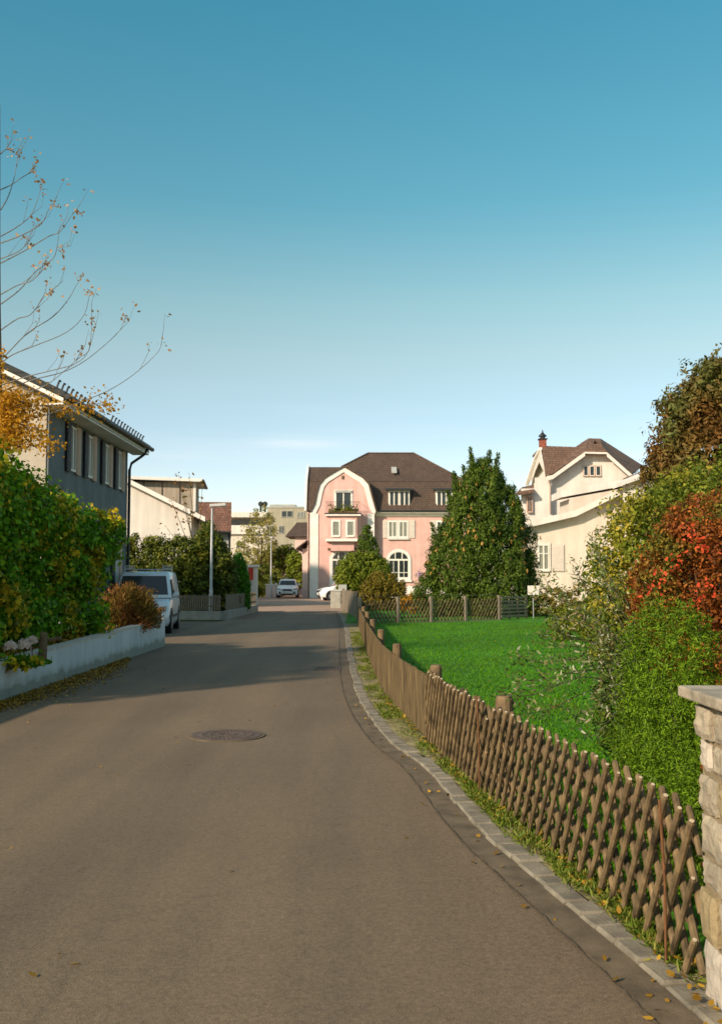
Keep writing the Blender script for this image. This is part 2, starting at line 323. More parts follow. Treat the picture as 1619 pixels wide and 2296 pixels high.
M['L_budd'] = leafmat('grey_green_leaves', [(0, (0.06, 0.095, 0.015)), (0.6, (0.14, 0.20, 0.05)), (0.75, (0.18, 0.12, 0.05)), (1, (0.46, 0.45, 0.30))], trans=0.3)
M['L_juniper'] = leafmat('juniper_sprays', [(0, (0.04, 0.085, 0.005)), (0.5, (0.10, 0.18, 0.008)), (1, (0.19, 0.30, 0.014))], trans=0.25)
M['L_grass'] = leafmat('grass_blades', [(0, (0.055, 0.17, 0.001)), (0.5, (0.085, 0.25, 0.002)), (1, (0.14, 0.34, 0.004))], [(0, (0.06, 0.14, 0.002)), (1, (0.14, 0.25, 0.006))], 0.45, (0.48, 0.62), trans=0.3)
M['L_verge'] = leafmat('verge_grass', [(0, (0.06, 0.11, 0.01)), (0.5, (0.14, 0.2, 0.02)), (1, (0.3, 0.27, 0.06))], trans=0.3)
M['L_litter'] = leafmat('leaf_litter', [(0, (0.13, 0.07, 0.010)), (0.5, (0.27, 0.15, 0.016)), (1, (0.44, 0.25, 0.03))], trans=0.1)
M['L_flower'] = leafmat('flower_petals', [(0, (0.55, 0.4, 0.33)), (1, (0.8, 0.66, 0.56))], trans=0.3)
M['L_purple'] = leafmat('purple_petals', [(0, (0.25, 0.15, 0.35)), (1, (0.4, 0.3, 0.5))], trans=0.3)

# ------------------------------------------------------------------ foliage
def leaves(name, pts, nrm, size, mat, parent=None, seed=0, asp=0.55, jit=0.9, droop=0.0, along=None, mat2=None, n2=0):
    """one mesh of leaf-shaped faces; pts (N,3), nrm (N,3) preferred normals"""
    rg = np.random.default_rng(seed); N = len(pts)
    n = nrm/np.maximum(np.linalg.norm(nrm, axis=1, keepdims=True), 1e-6) + rg.normal(0, jit, (N, 3))
    n /= np.linalg.norm(n, axis=1, keepdims=True)
    a = rg.normal(0, 1, (N, 3)) if along is None else along + rg.normal(0, 0.35, (N, 3))
    a[:, 2] -= droop
    a -= (a*n).sum(1, keepdims=True)*n; a /= np.maximum(np.linalg.norm(a, axis=1, keepdims=True), 1e-6)
    b = np.cross(n, a); s = (size*rg.uniform(0.6, 1.35, (N, 1)))
    v = np.empty((N, 6, 3)); w = s*asp*0.5
    v[:, 0] = pts; v[:, 1] = pts + a*s*0.3 + b*w; v[:, 2] = pts + a*s*0.72 + b*w*0.75
    v[:, 3] = pts + a*s + n*s*0.08; v[:, 4] = pts + a*s*0.72 - b*w*0.75; v[:, 5] = pts + a*s*0.3 - b*w
    me = bpy.data.meshes.new(name)
    me.vertices.add(N*6); me.vertices.foreach_set('co', v.reshape(-1))
    me.loops.add(N*6); me.loops.foreach_set('vertex_index', np.arange(N*6, dtype=np.int32))
    me.polygons.add(N); me.polygons.foreach_set('loop_start', np.arange(0, N*6, 6, dtype=np.int32)); me.polygons.foreach_set('loop_total', np.full(N, 6, dtype=np.int32))
    me.materials.append(mat)
    if mat2 is not None:
        me.materials.append(mat2); mi = np.zeros(N, dtype=np.int32); mi[N-n2:] = 1; me.polygons.foreach_set('material_index', mi)
    me.update(calc_edges=True); me.validate()
    o = bpy.data.objects.new(name, me); COL.objects.link(o); o.parent = parent
    return o
def clumped(centers, outs, per, cr, seed=0, flat=1.0):
    rg = np.random.default_rng(seed); K = len(centers)
    d = rg.normal(0, 1, (K*per, 3)); d /= np.linalg.norm(d, axis=1, keepdims=True)
    r = cr*rg.uniform(0.45, 1.0, (K*per, 1))*np.repeat(rg.uniform(0.6, 1.35, (K, 1)), per, 0)
    d2 = d*r; d2[:, 2] *= flat
    pts = np.repeat(centers, per, 0) + d2
    nr = d*1.0 + np.repeat(outs, per, 0)*0.6 + np.array([0, 0, 0.4])
    return pts, nr
def ell_clumps(ells, K, seed=0, zmin=0.05, inner=0.25):
    """clump centres on the shells (and some inside) of a union of ellipsoids"""
    rg = np.random.default_rng(seed); C, O = [], []
    w = np.array([e[3]*e[4]+e[4]*e[5]+e[3]*e[5] for e in ells]); w = w/w.sum()
    while len(C) < K:
        e = ells[rg.choice(len(ells), p=w)]; d = rg.normal(0, 1, 3); d /= np.linalg.norm(d)
        rr = rg.uniform(0.3, 0.85) if rg.random() < inner else rg.uniform(0.82, 1.06)
        p = np.array(e[:3]) + d*np.array(e[3:])*rr
        if p[2] < zmin: continue
        deep = False
        for f in ells:
            if f is e: continue
            q = (p-np.array(f[:3]))/np.array(f[3:])
            if (q*q).sum() < 0.45: deep = True
        if deep and rg.random() < 0.8: continue
        C.append(p); O.append(d)
    return np.array(C), np.array(O)
def shrub(name, label, cat, loc, ells, K, per, cr, size, mat, seed, group=None, stemmat='bark', asp=0.55, stem_h=None, **kw):
    t = thing(name, label, cat, loc, 0, group)
    C, O = ell_clumps(ells, K, seed); pts, nr = clumped(C, O, per, cr, seed)
    pts[:, 2] = np.maximum(pts[:, 2], 0.01)
    leaves('foliage', pts, nr, size, mat, t, seed, asp, **kw)
    mb = MB(); rr = random.Random(seed)
    for i in range(7):
        e = ells[i % len(ells)]; top = Vector(e[:3]) + Vector((rr.uniform(-.5, .5)*e[3], rr.uniform(-.5, .5)*e[4], rr.uniform(0, .5)*e[5]))
        b0 = Vector((e[0]*0.8 + rr.uniform(-.1, .1), e[1]*0.8+rr.uniform(-.1, .1), -0.03)); m = (b0+top)/2 + Vector((rr.uniform(-.1, .1), rr.uniform(-.1, .1), 0))
        mb.tube([b0, m, top], [0.035, 0.022, 0.008], 5)
    mb.build('stem', M[stemmat], t); return t

def window(parent, MX, w, h, style='cross', frame='winframe', glass='glass', sur=0.0, surmat='trim', name='window'):
    """facing -y in the matrix frame; origin at the lower left corner"""
    f = MB(MX); t = 0.07*max(1, min(w, h)) if min(w, h) < 1 else 0.08
    t = min(0.08, 0.1*w)
    f.box(0, t, -0.05, 0.03, 0, h); f.box(w-t, w, -0.05, 0.03, 0, h); f.box(t, w-t, -0.05, 0.03, 0, t); f.box(t, w-t, -0.05, 0.03, h-t, h)
    if style in ('cross', 'two', 'four'):
        f.box(w/2-t*0.6, w/2+t*0.6, -0.045, 0.025, t, h-t)
    if style == 'cross':
        f.box(t, w/2-t*.6, -0.04, 0.02, h*0.64-t*.4, h*0.64+t*.4); f.box(w/2+t*.6, w-t, -0.04, 0.02, h*0.64-t*.4, h*0.64+t*.4)
    if style == 'four':
        for k in (0.25, 0.75): f.box(w*k-t*.45, w*k+t*.45, -0.04, 0.02, t, h-t)
    if style == 'three':
        for k in (1/3, 2/3): f.box(w*k-t*.6, w*k+t*.6, -0.045, 0.025, t, h-t)
    o = f.build(name, M[frame], parent)
    g = MB(MX); g.box(t*.5, w-t*.5, 0.005, 0.012, t*.5, h-t*.5); g.build('pane', M[glass], o)
    if sur:
        s = MB(MX); s.box(-sur, 0, -0.03, 0.02, -sur, h+sur); s.box(w, w+sur, -0.03, 0.02, -sur, h+sur)
        s.box(0, w, -0.03, 0.02, h, h+sur); s.box(-0.01, w+0.01, -0.09, 0.02, -sur, 0); s.build('surround', M[surmat], o)
    return o
def shutter(parent, MX, w, h, mat):
    s = MB(MX); s.box(0, w, -0.075, -0.035, 0, h)
    n = int(h/0.09)
    for i in range(n): s.box(0.05, w-0.05, -0.088, -0.0755, 0.06+i*(h-0.12)/n, 0.06+i*(h-0.12)/n+0.045)
    return s.build('shutter', M[mat], parent)
T = Matrix.Translation

# ------------------------------------------------------------------ curves of the kerb and fence (ground points)
def cat(pts, n=12):
    out = []
    for i in range(len(pts)-1):
        p0, p1, p2, p3 = pts[max(i-1, 0)], pts[i], pts[i+1], pts[min(i+2, len(pts)-1)]
        for k in range(n):
            t = k/n; out.append(0.5*((2*p1)+(p2-p0)*t+(2*p0-5*p1+4*p2-p3)*t*t+(3*p1-p0-3*p2+p3)*t**3))
    out.append(pts[-1]); return out
kl = [(1570, 2289), (1427, 2162), (1185, 1961), (1066, 1855), (956, 1728), (882, 1672), (846, 1634), (812, 1584), (794, 1540), (782, 1490), (776, 1440), (770, 1400)]
KL = [G(*p) for p in kl]
KL = [KL[0] + (KL[0]-KL[1])*5.5, KL[0] + (KL[0]-KL[1])*2.5] + KL + [Vector((-1.15, 50, 0))]
KL = cat(KL)
fb = [(1572, 2222), (1406, 2055), (1296, 1961), (1202, 1880), (1091, 1789), (1015, 1718), (953, 1655), (882, 1580), (847, 1525), (819, 1451), (801, 1392)]
FB = cat([G(*p) for p in fb])
def arclen(c):
    s = [0]
    for a, b in zip(c, c[1:]): s.append(s[-1]+(b-a).length)
    return s
def at(c, S, s):
    s = max(0, min(S[-1], s)); 
    i = min(np.searchsorted(S, s, 'right')-1, len(c)-2); i = max(i, 0)
    t = (s-S[i])/max(1e-6, S[i+1]-S[i]); return c[i].lerp(c[i+1], t), (c[i+1]-c[i]).normalized()
SK, SF = arclen(KL), arclen(FB)
def s_at_y(c, S, y):
    for i in range(len(c)-1):
        if (c[i].y-y)*(c[i+1].y-y) <= 0: return S[i] + (S[i+1]-S[i])*abs((y-c[i].y)/max(1e-6, abs(c[i+1].y-c[i].y)))
    return S[-1]
def x_at_y(c, y):
    for a, b in zip(c, c[1:]):
        if (a.y-y)*(b.y-y) <= 0: return a.x+(b.x-a.x)*((y-a.y)/((b.y-a.y) or 1e-6))
    return c[-1].x if abs(c[-1].y-y) < abs(c[0].y-y) else c[0].x

# ------------------------------------------------------------------ ground, road, kerb
g = MB(); g.add([(-600, -60, -0.06), (600, -60, -0.06), (600, 1500, -0.06), (-600, 1500, -0.06)], [(0, 1, 2, 3)])
setp(g.build('ground', M['ground']), kind='structure')
def strip(name, A, B, z, mat):
    b = MB()
    for i in range(len(A)-1):
        b.add([(A[i].x, A[i].y, z), (B[i].x, B[i].y, z), (B[i+1].x, B[i+1].y, z), (A[i+1].x, A[i+1].y, z)], [(0, 1, 2, 3)])
    return setp(b.build(name, mat), kind='structure')
def off(c, d):
    out = []
    for i, p in enumerate(c):
        t = (c[min(i+1, len(c)-1)]-c[max(i-1, 0)]).normalized(); out.append(p + Vector((t.y, -t.x, 0))*d)
    return out
LX = -4.8
rb = MB(); n = len(KL)
for i in range(n-1):
    a, b = KL[i], KL[i+1]
    if b.y <= a.y: continue
    lx = lambda y: LX - 0.15 if y < 24.6 else (-16 if y < 38.6 else -5.4)
    rb.add([(lx((a.y+b.y)/2), a.y, 0), (a.x-0.14, a.y, 0), (b.x-0.14, b.y, 0), (lx((a.y+b.y)/2), b.y, 0)], [(0, 1, 2, 3)])
rb.add([(LX-.15, -30, 0), (KL[0].x-.14, -30, 0), (KL[0].x-.14, KL[0].y, 0), (LX-.15, KL[0].y, 0)], [(0, 1, 2, 3)])
setp(rb.build('road', M['asphalt']), kind='structure')
strip('gutter', off(KL, -0.16), off(KL, 0.0), 0.004, M['gutter'])
rs_ = random.Random(44); sa = [p + Vector((rs_.uniform(-.004, .004), 0, 0)) for p in off(KL, -.185)]; strip('road_seam', sa, [p + Vector((rs_.uniform(.004, .016), 0, 0)) for p in sa], 0.008, M['seam'])
# pale joint line where the road meets the brick crossing, and the crossing itself
pv = MB(); pv.add([(-9, 50, 0.0), (9.5, 50, 0.0), (9.5, 120, 0), (-9, 120, 0)], [(0, 1, 2, 3)])
setp(pv.build('crossing', M['paving']), kind='structure')
pj = MB(); pj.box(-5.4, -0.9, 49.75, 50.0, -0.02, 0.012); setp(pj.build('road_joint', M['granite']), kind='structure')
kb = MB(); s = 0.0; rk = random.Random(3)
while s < SK[-1]-0.1:
    L = rk.uniform(0.13, 0.30) if s < 14 else rk.uniform(0.7, 1.0)
    p, t = at(KL, SK, s); q, t2 = at(KL, SK, s+L-0.012)
    nn = Vector((t.y, -t.x, 0)); h = 0.022+rk.uniform(-0.006, 0.006); w = 0.145+rk.uniform(-.018, .012); j = rk.uniform(-.010, .010)
    a0, a1 = p+nn*j, p+nn*(w+j); b0, b1 = q+nn*j, q+nn*(w+j); e = 0.012
    vs = [(a0.x, a0.y, -.03), (a1.x, a1.y, -.03), (b1.x, b1.y, -.03), (b0.x, b0.y, -.03), (a0.x, a0.y, h-e), (a1.x, a1.y, h-e), (b1.x, b1.y, h-e), (b0.x, b0.y, h-e)]
    ia, ib, ic, idd = a0+nn*e+t*e, a1-nn*e+t*e, b1-nn*e-t*e, b0+nn*e-t*e
    vs += [(k.x, k.y, h+rk.uniform(-.003, .003)) for k in (ia, ib, ic, idd)]
    kb.add(vs, [(0, 3, 7, 4), (1, 5, 6, 2), (0, 4, 5, 1), (3, 2, 6, 7), (4, 7, 11, 8), (5, 4, 8, 9), (6, 5, 9, 10), (7, 6, 10, 11), (8, 11, 10, 9)])
    s += L
setp(kb.build('kerb', M['granite']), kind='structure')
# verge between kerb and fence, pavement to the far side
VA = [p for p in off(KL, 0.13)]; VB = [Vector((max(x_at_y(FB, p.y), p.x+0.02)+0.4, p.y, 0)) for p in VA]
strip('verge', VA, VB, 0.014, M['verge'])
# lawn
lw = MB(); ys = np.linspace(2.5, 36.5, 35)
for a, b in zip(ys, ys[1:]):
    xa, xb = x_at_y(FB, a)+0.05, x_at_y(FB, b)+0.05
    lw.add([(xa, a, 0.045), (12, a, 0.045), (12, b, 0.045), (xb, b, 0.045)], [(0, 1, 2, 3)])
setp(lw.build('lawn', M['lawn']), kind='structure')
gd = MB(); gd.add([(-0.6, 36.5, 0.02), (30, 36.5, 0.02), (30, 70, 0.02), (-0.6, 56, 0.02)], [(0, 1, 2, 3)])
gd.add([(30, 70, 0.02), (9.5, 84, 0.02), (-0.2, 84, 0.02), (-0.6, 56, 0.02)], [(0, 1, 2, 3)])
setp(gd.build('garden_grass', M['lawn']), kind='structure')
# bed behind the low white wall
bd = MB(); bd.box(-14, LX-0.2, 2, 24.3, -0.05, 0.42); setp(bd.build('garden_bed', M['soil']), kind='structure')
# grass blades on lawn near
rg = np.random.default_rng(5)
def blades(name, pts, size, mat, seed, label=None, cat_='grass', lean=0.5, asp=0.12):
    N = len(pts); al = np.tile(np.array([0, 0, 1.0]), (N, 1)) + np.random.default_rng(seed).normal(0, lean, (N, 3))*np.array([1, 1, .2])
    nr = np.random.default_rng(seed+1).normal(0, 1, (N, 3)); nr[:, 2] = 0.9
    o = leaves(name, pts, nr, size, mat, None, seed, asp, jit=0.1, along=al)
    return setp(o, label, cat_, kind='stuff')
N = 110000; yy = 5 + 31.3*rg.random(N)**1.3; xx = np.array([x_at_y(FB, y) for y in np.linspace(5, 36.4, 200)])
x0 = np.interp(yy, np.linspace(5, 36.4, 200), xx)+0.08; xx = x0 + (0.35*yy + 1.0)*rg.random(N)
blades('grass', np.stack([xx, yy, np.full(N, 0.04)], 1), 0.055, M['L_grass'], 11, 'short bright green mown lawn grass behind the lattice fence', lean=0.6, asp=0.16)
# verge weeds
pts = []
for i in range(190):
    y = rnd.choice([rnd.uniform(4, 9), rnd.uniform(8, 30)]); xa = x_at_y(KL, y)+0.16; xb = x_at_y(FB, y)+0.04
    c = rnd.uniform(xa+0.02, max(xa+0.06, xb)) if rnd.random() < 0.55 else xb-rnd.uniform(0, .08)
    r = rnd.uniform(0.03, 0.10)
    for k in range(rnd.randint(60, 190)): pts.append((max(xa, c+rnd.gauss(0, r)), y+rnd.gauss(0, r*2), 0.025))
pts = np.array(pts); blades('verge_grass', pts, 0.045, M['L_verge'], 13, 'patchy yellow green grass and weeds between kerb and fence', lean=0.9, asp=0.16)
# fallen leaves
pts = []
for i in range(9000):
    y = rnd.uniform(11.5, 20.5); w = 0.55*min(1, (21-y)/4)*max(0.15, min(1, (y-10)/4)); pts.append((LX+0.02+abs(rnd.gauss(0, 0.5))*w, y, 0.006+rnd.random()*0.03))
for i in range(60): pts.append((rnd.uniform(-3.8, 0.6), rnd.uniform(4, 16), 0.006))
for i in range(60):
    y = rnd.uniform(3, 14); pts.append((x_at_y(KL, y)-abs(rnd.gauss(0, .15)), y, 0.012))
for i in range(500):
    y = rnd.uniform(3.5, 14); pts.append((x_at_y(FB, y)-rnd.uniform(-.05, .12), y, 0.045))
for i in range(140):
    y = rnd.uniform(7, 30); pts.append((x_at_y(FB, y)+.2+rnd.random()*.3*y, y, 0.07))
pts = np.array(pts); o = leaves('fallen_leaves', pts, np.tile([0, 0, 1.0], (len(pts), 1)), 0.038, M['L_litter'], None, 21, 0.6, jit=0.35)
setp(o, 'yellow brown fallen leaves along the foot of the low white wall', 'leaf litter', kind='stuff')
for i, (u, v) in enumerate([(1160, 1966), (775, 2218), (205, 2200)]):
    pass
# manhole cover
c = G(509.5, 1650); t = thing('manhole_cover', 'round dark cast iron manhole cover set in the road', 'manhole cover', (c.x, c.y, 0.0))
a = MB(); a.disc((0, 0, 0.004), 0.40, 'z', 0.012, 48)
a.build('rim', M['gutter'], t)
a = MB(); a.disc((0, 0, 0.008), 0.36, 'z', 0.014, 48)
for k in range(4):
    for j in range(10*k+6 if k else 1):
        th = 2*math.pi*j/(10*k+6 if k else 1); r = k*0.088
        a.disc((r*math.cos(th), r*math.sin(th), 0.017), 0.022, 'z', 0.006, 6)
a.build('cover', M['iron'], t)
# drain grate by the kerb
c = G(735, 1500); t = thing('drain_grate', 'small dark drain grate in the road beside the kerb', 'drain', (c.x, c.y, 0.003))
a = MB(); a.box(-.24, .24, -.28, -.24, 0, .01); a.box(-.24, .24, .24, .28, 0, .01); a.box(-.24, -.2, -.24, .24, 0, .01); a.box(.2, .24, -.24, .24, 0, .01); a.build('frame', M['iron'], t)
a = MB()
for k in range(7): a.box(-.19+k*.058, -.165+k*.058, -.24, .24, 0, .008)
a.build('grate', M['iron'], t)

# ------------------------------------------------------------------ low white wall, left
t = thing('garden_wall', 'low pale rendered garden wall holding the shrub bed along the road', 'wall', (0, 0, 0))
hh = lambda y: 0.44 + (y-8)*0.0125
a = MB(); ysw = [-6, 4, 8, 12, 16, 20, 24.55]
for y0, y1 in zip(ysw, ysw[1:]):
    a.add([(LX, y0, -.05), (LX, y1, -.05), (LX, y1, hh(y1)), (LX, y0, hh(y0)), (LX-.2, y0, -.05), (LX-.2, y1, -.05), (LX-.2, y1, hh(y1)), (LX-.2, y0, hh(y0))],
          [(0, 1, 2, 3), (7, 6, 5, 4), (3, 2, 6, 7), (0, 4, 5, 1)])
a.box(-12, LX-.001, 24.36, 24.56, -.05, hh(24.5))
a.add([(LX, 24.55, -.05), (LX-.2, 24.55, -.05), (LX-.2, 24.55, hh(24.55)), (LX, 24.55, hh(24.55))], [(0, 1, 2, 3)])
a.build('wall', M['lowwall'], t)
a = MB()
for y0, y1 in zip(ysw, ysw[1:]):
    a.add([(LX+.01, y0, hh(y0)+.002), (LX+.01, y1, hh(y1)+.002), (LX+.01, y1, hh(y1)+.03), (LX+.01, y0, hh(y0)+.03), (LX-.21, y0, hh(y0)+.002), (LX-.21, y1, hh(y1)+.002), (LX-.21, y1, hh(y1)+.03), (LX-.21, y0, hh(y0)+.03)],
          [(0, 1, 2, 3), (7, 6, 5, 4), (3, 2, 6, 7), (0, 4, 5, 1)])
a.build('coping', M['cap'], t)

# ------------------------------------------------------------------ stone pillar, right
px0, py1 = 1.345, 4.06
t = thing('stone_pillar', 'rough stone pillar with projecting cap slab at the end of the lattice fence', 'pillar', (px0, py1, 0))
a = MB(); a.box(0.02, 0.5, -1.4, -0.02, -0.02, 1.17); a.build('mortar_core', M['mortar'], t)
rp = random.Random(12); z = 0.0
rows = [0.24, 0.20, 0.12, 0.17, 0.155, 0.13, 0.14]
for ri, h in enumerate(rows):
    y = 0.0; k = 0
    while y > -1.35:
        L = rp.uniform(0.16, 0.42); 
        if ri == 5 and k == 0: L = 0.15
        if y - L < -1.38: L = 1.4 + y
        mt = 'stone' if rp.random() < 0.6 else ('stonew' if rp.random() < .5 else 'stoney')
        if ri == 5 and k == 0: mt = 'stonew'
        if ri == 1 and k == 0: mt = 'stoney'
        if ri == 0 and k == 0: mt = 'stonew'
        b = MB(); pr = rp.uniform(-.008, .016)
        nu, nv = 6, 5; y0, y1, z0, z1 = y-L+.012, y-.010, z+.008, z+h-.010
        vs = []
        for i in range(nu+1):
            for j in range(nv+1):
                fy, fz = i/nu, j/nv; edge = min(fy, 1-fy, fz, 1-fz)
                x = -pr + 0.012*(1-min(1, edge*6))**2 + rp.uniform(-.0055, .0055)
                cy = (fy-.5)*(1-.03*abs(2*fz-1)**5)+.5; cz = (fz-.5)*(1-.03*abs(2*fy-1)**5)+.5
                vs.append((x, y1+(y0-y1)*cy+rp.uniform(-.003, .003), z0+(z1-z0)*cz+rp.uniform(-.003, .003)))
        fs = [(i*(nv+1)+j, (i+1)*(nv+1)+j, (i+1)*(nv+1)+j+1, i*(nv+1)+j+1) for i in range(nu) for j in range(nv)]
        b.add(vs, fs)
        # sides back into the core
        ring = [i*(nv+1) for i in range(nu+1)] + [nu*(nv+1)+j for j in range(1, nv+1)] + [i*(nv+1)+nv for i in range(nu-1, -1, -1)] + [j for j in range(nv-1, 0, -1)]
        rv = [vs[q] for q in ring]; m_ = len(rv)
        b.add(rv + [(0.45 if y == 0 else 0.05, q[1], q[2]) for q in rv], [(q, (q+1) % m_, (q+1) % m_+m_, q+m_) for q in range(m_)])
        b.build('stone', M[mt], t)
        y -= L; k += 1
    z += h
zt = z+0.012
a = MB(); nx = 8
a.box(-0.045, 0.6, -1.45, 0.075, zt, zt+0.045); a.build('cap_slab', M['capstone'], t, bevel=0.008)

# ------------------------------------------------------------------ lattice fence (front)
S0, S1 = 0.02, s_at_y(FB, SF, 10.3)
def lattice(parent, pos, s0, s1, H, pitch, r, z0=0.03, seed=1, lean=1.0, thick=0.024, ends=True):
    """two layers of crossed half-round stakes; pos(s) -> (point, tangent)"""
    rr = random.Random(seed); mb = MB(); run = H*lean
    k = int((s0-run)/pitch)-1
    while k*pitch < s1+run:
        sb = k*pitch
        for fam, dr in ((0, 1), (1, -1)):
            a_s = sb + (0 if fam == 0 else run); tiltz = rr.uniform(-.02, .02)
            b_s = a_s + dr*run; za, zb = z0, z0+H+tiltz
            lo, hi = min(a_s, b_s), max(a_s, b_s)
            if hi < s0+0.06 or lo > s1-0.06: continue
            ss, zz = a_s, za; se, ze = b_s, zb
            def clip(sv, zs, sw, zw):
                if sv < s0: f = (s0-sv)/(sw-sv); return s0, zs+(zw-zs)*f
                if sv > s1: f = (s1-sv)/(sw-sv); return s1, zs+(zw-zs)*f
                return sv, zs
            ss, zz = clip(a_s, za, b_s, zb); se, ze = clip(b_s, zb, a_s, za)
            if abs(ze-zz) < 0.08: continue
            o = (thick if fam == 0 else -thick)*0.62; P_ = []
            for f in (0, 0.5, 1):
                q, tg = pos(ss+(se-ss)*f); nn = Vector((tg.y, -tg.x, 0))
                P_.append(q + nn*(o+rr.uniform(-.002, .002)) + Vector((0, 0, zz+(ze-zz)*f)))
            tipd = (P_[2]-P_[1]).normalized(); rs = r*rr.uniform(.88, 1.12)
            mb.tube([P_[0], P_[1], P_[2], P_[2]+tipd*0.012], [rs, rs, rs, rs*0.62], 8, 0, True, 1)
        k += 1
    return mb.build('lattice_panel', [M['wood'], M['woodend']], parent, smooth=False)
fpos = lambda s: at(FB, SF, s)
t = thing('lattice_fence', 'low rustic fence of crossed brown half round stakes beside the stone pillar', 'fence', (0, 0, 0))
post_s = [s_at_y(FB, SF, y) for y in (7.55, 10.9)]
cuts = [S0, post_s[0], S1]
for i, (a0, a1) in enumerate(zip(cuts, cuts[1:])):
    lattice(t, fpos, a0+0.004, a1-0.004, 0.68, 0.155, 0.0158, 0.015, seed=i+3, lean=0.65, thick=0.030)
    for zr_ in (0.20, 0.54):
        b = MB(); pp = []
        for k in range(8):
            q, tg = fpos(max(a0, .2)+(a1-max(a0, .2))*k/7); pp.append(q+Vector((tg.y, -tg.x, 0))*0.055+Vector((0, 0, zr_)))
        b.tube(pp, 0.022, 6); b.build('rail', M['wooddark'], t)
q, tg = fpos(post_s[0]); q = q + Vector((tg.y, -tg.x, 0))*0.12
b = MB(T((q.x, q.y, 0))); b.tube([(0, 0, 0), (0, 0, .745), (0, 0, .77)], [0.068, 0.066, 0.055], 12); b.build('post', M['postwood'], t)
q, tg = fpos(0.1); q = q + Vector((tg.y, -tg.x, 0))*0.05
for (u, y, top) in ((1127, 7.65, 0.76), (1524, 4.35, 0.70)):
    ss_ = s_at_y(FB, SF, y); q, tg = fpos(ss_); q = q - Vector((tg.y, -tg.x, 0))*0.055
    t2 = thing('metal_rod', 'thin rusty rod stuck upright against the fence %s' % ('near the stone pillar' if y < 5 else 'in front of the round brown post'), 'metal rod', (q.x, q.y, 0), 0, 'rusty rods bracing the lattice fence')
    b = MB(); b.tube([(0.0, 0, 0), (0.006, 0.01, .35), (-0.01, 0.015, top)], 0.0065, 6); b.build('rod', M['rust'], t2)
# close boarded part of the fence beyond
t = thing('slat_fence', 'low brown fence of tightly set upright slats running beside the kerb', 'fence', (0, 0, 0))
s = S1+0.01; SE = SF[-1]; rr = random.Random(4); mb = MB()
secs = [S1+0.01] + [s_at_y(FB, SF, y) for y in (13.7, 17.6, 22.0, 27.0, 32.0)] + [SE]
for i, (a0, a1) in enumerate(zip(secs, secs[1:])):
    mb = MB(); s = a0
    while s < a1-0.03:
        w = rr.uniform(0.032, 0.046); q, tg = at(FB, SF, s+w/2); nn = Vector((tg.y, -tg.x, 0))
        h = 0.665+rr.uniform(-.012, .012); o = rr.uniform(-.006, .006)
        A = q - tg*(w/2-.002) + nn*o; B = q + tg*(w/2-.002) + nn*o; Cc = q + nn*(o-.014)
        mb.add([(A.x, A.y, .03), (Cc.x, Cc.y, .03), (B.x, B.y, .03), (A.x, A.y, h-.01), (Cc.x, Cc.y, h), (B.x, B.y, h-.01),
                ((A+nn*.012).x, (A+nn*.012).y, .03), ((B+nn*.012).x, (B+nn*.012).y, .03), ((A+nn*.012).x, (A+nn*.012).y, h-.01), ((B+nn*.012).x, (B+nn*.012).y, h-.01)],
               [(0, 1, 4, 3), (1, 2, 5, 4), (2, 7, 9, 5), (7, 6, 8, 9), (6, 0, 3, 8), (3, 4, 5, 9, 8)])
        s += w+rr.uniform(0.001, 0.005)
    mb.build('slat_panel', M['slat'], t)
    b = MB(); pp = []
    for k in range(8):
        q, tg = fpos(a0+(a1-a0)*k/7); pp.append(q+Vector((tg.y, -tg.x, 0))*0.04+Vector((0, 0, .50)))
    b.tube(pp, 0.022, 6); b.build('rail', M['wooddark'], t)
    q, tg = at(FB, SF, a0+0.15); q = q + Vector((tg.y, -tg.x, 0))*0.12
    b = MB(T((q.x, q.y, 0))); b.tube([(0, 0, 0), (0, 0, .73), (0, 0, .75)], [0.065, 0.062, 0.05], 12); b.build('post', M['postwood'], t)

# ------------------------------------------------------------------ far lattice fence across the lawn
A0, A1 = G(806, 1402), G(1118, 1391)
t = thing('lattice_fence', 'grey brown lattice fence crossing the far end of the lawn', 'fence', (A0.x, A0.y, 0), math.atan2(A1.y-A0.y, A1.x-A0.x))
L = (A1-A0).length; pos2 = lambda s: (Vector((s, 0, 0)), Vector((1, 0, 0)))
us = [885, 957, 1036, 1118]; ps = [0.0] + [((u-806)/(1118-806))*L for u in us]
for i, (a0, a1) in enumerate(zip(ps, ps[1:])):
    lattice(t, pos2, a0+.06, a1-.06, 0.80, 0.17, 0.019, 0.06, seed=20+i, lean=0.62, thick=0.018)
    b = MB(); b.tube([(a0, .02, .68), (a1, .02, .68)], .02, 6); b.tube([(a0, .02, .22), (a1, .02, .22)], .02, 6); b.build('rail', M['wooddark'], t)
for s_ in ps:
    b = MB(); b.box(s_-.055, s_+.055, -.07, .05, 0, .98); b.build('post', M['greywood'], t, bevel=.01)
b = MB(); b.tube([(0, -.01, 1.0), (L*.5, -.01, .97), (L, -.01, 1.0)], .007, 5); b.tube([(0, 0, 1.06), (L, 0, 1.03)], .004, 4); b.build('wire', M['iron'], t)
b = MB(); b.box(0, L, -.05, .05, 0, .055); b.build('base_board', M['greywood'], t)
# plank gate beside it
G1 = G(1172, 1388)
t = thing('plank_fence', 'short rough plank fence joined to the right end of the far lattice fence', 'fence', (A1.x+.1, A1.y, 0), math.atan2(G1.y-A1.y, G1.x-A1.x))
Lg = 1.9; rr = random.Random(9)
for k in range(6):
    b = MB(); z = .12+k*.145; b.box(0, Lg, -.02+rr.uniform(-.006, .006), 0.0, z+rr.uniform(-.02, .02), z+.085); b.build('plank', M['greywood'], t)
for x in (.02, .62, 1.25, 1.86):
    b = MB(); b.box(x-.035, x+.035, .001, .06, 0, .95); b.build('post', M['postwood'], t)

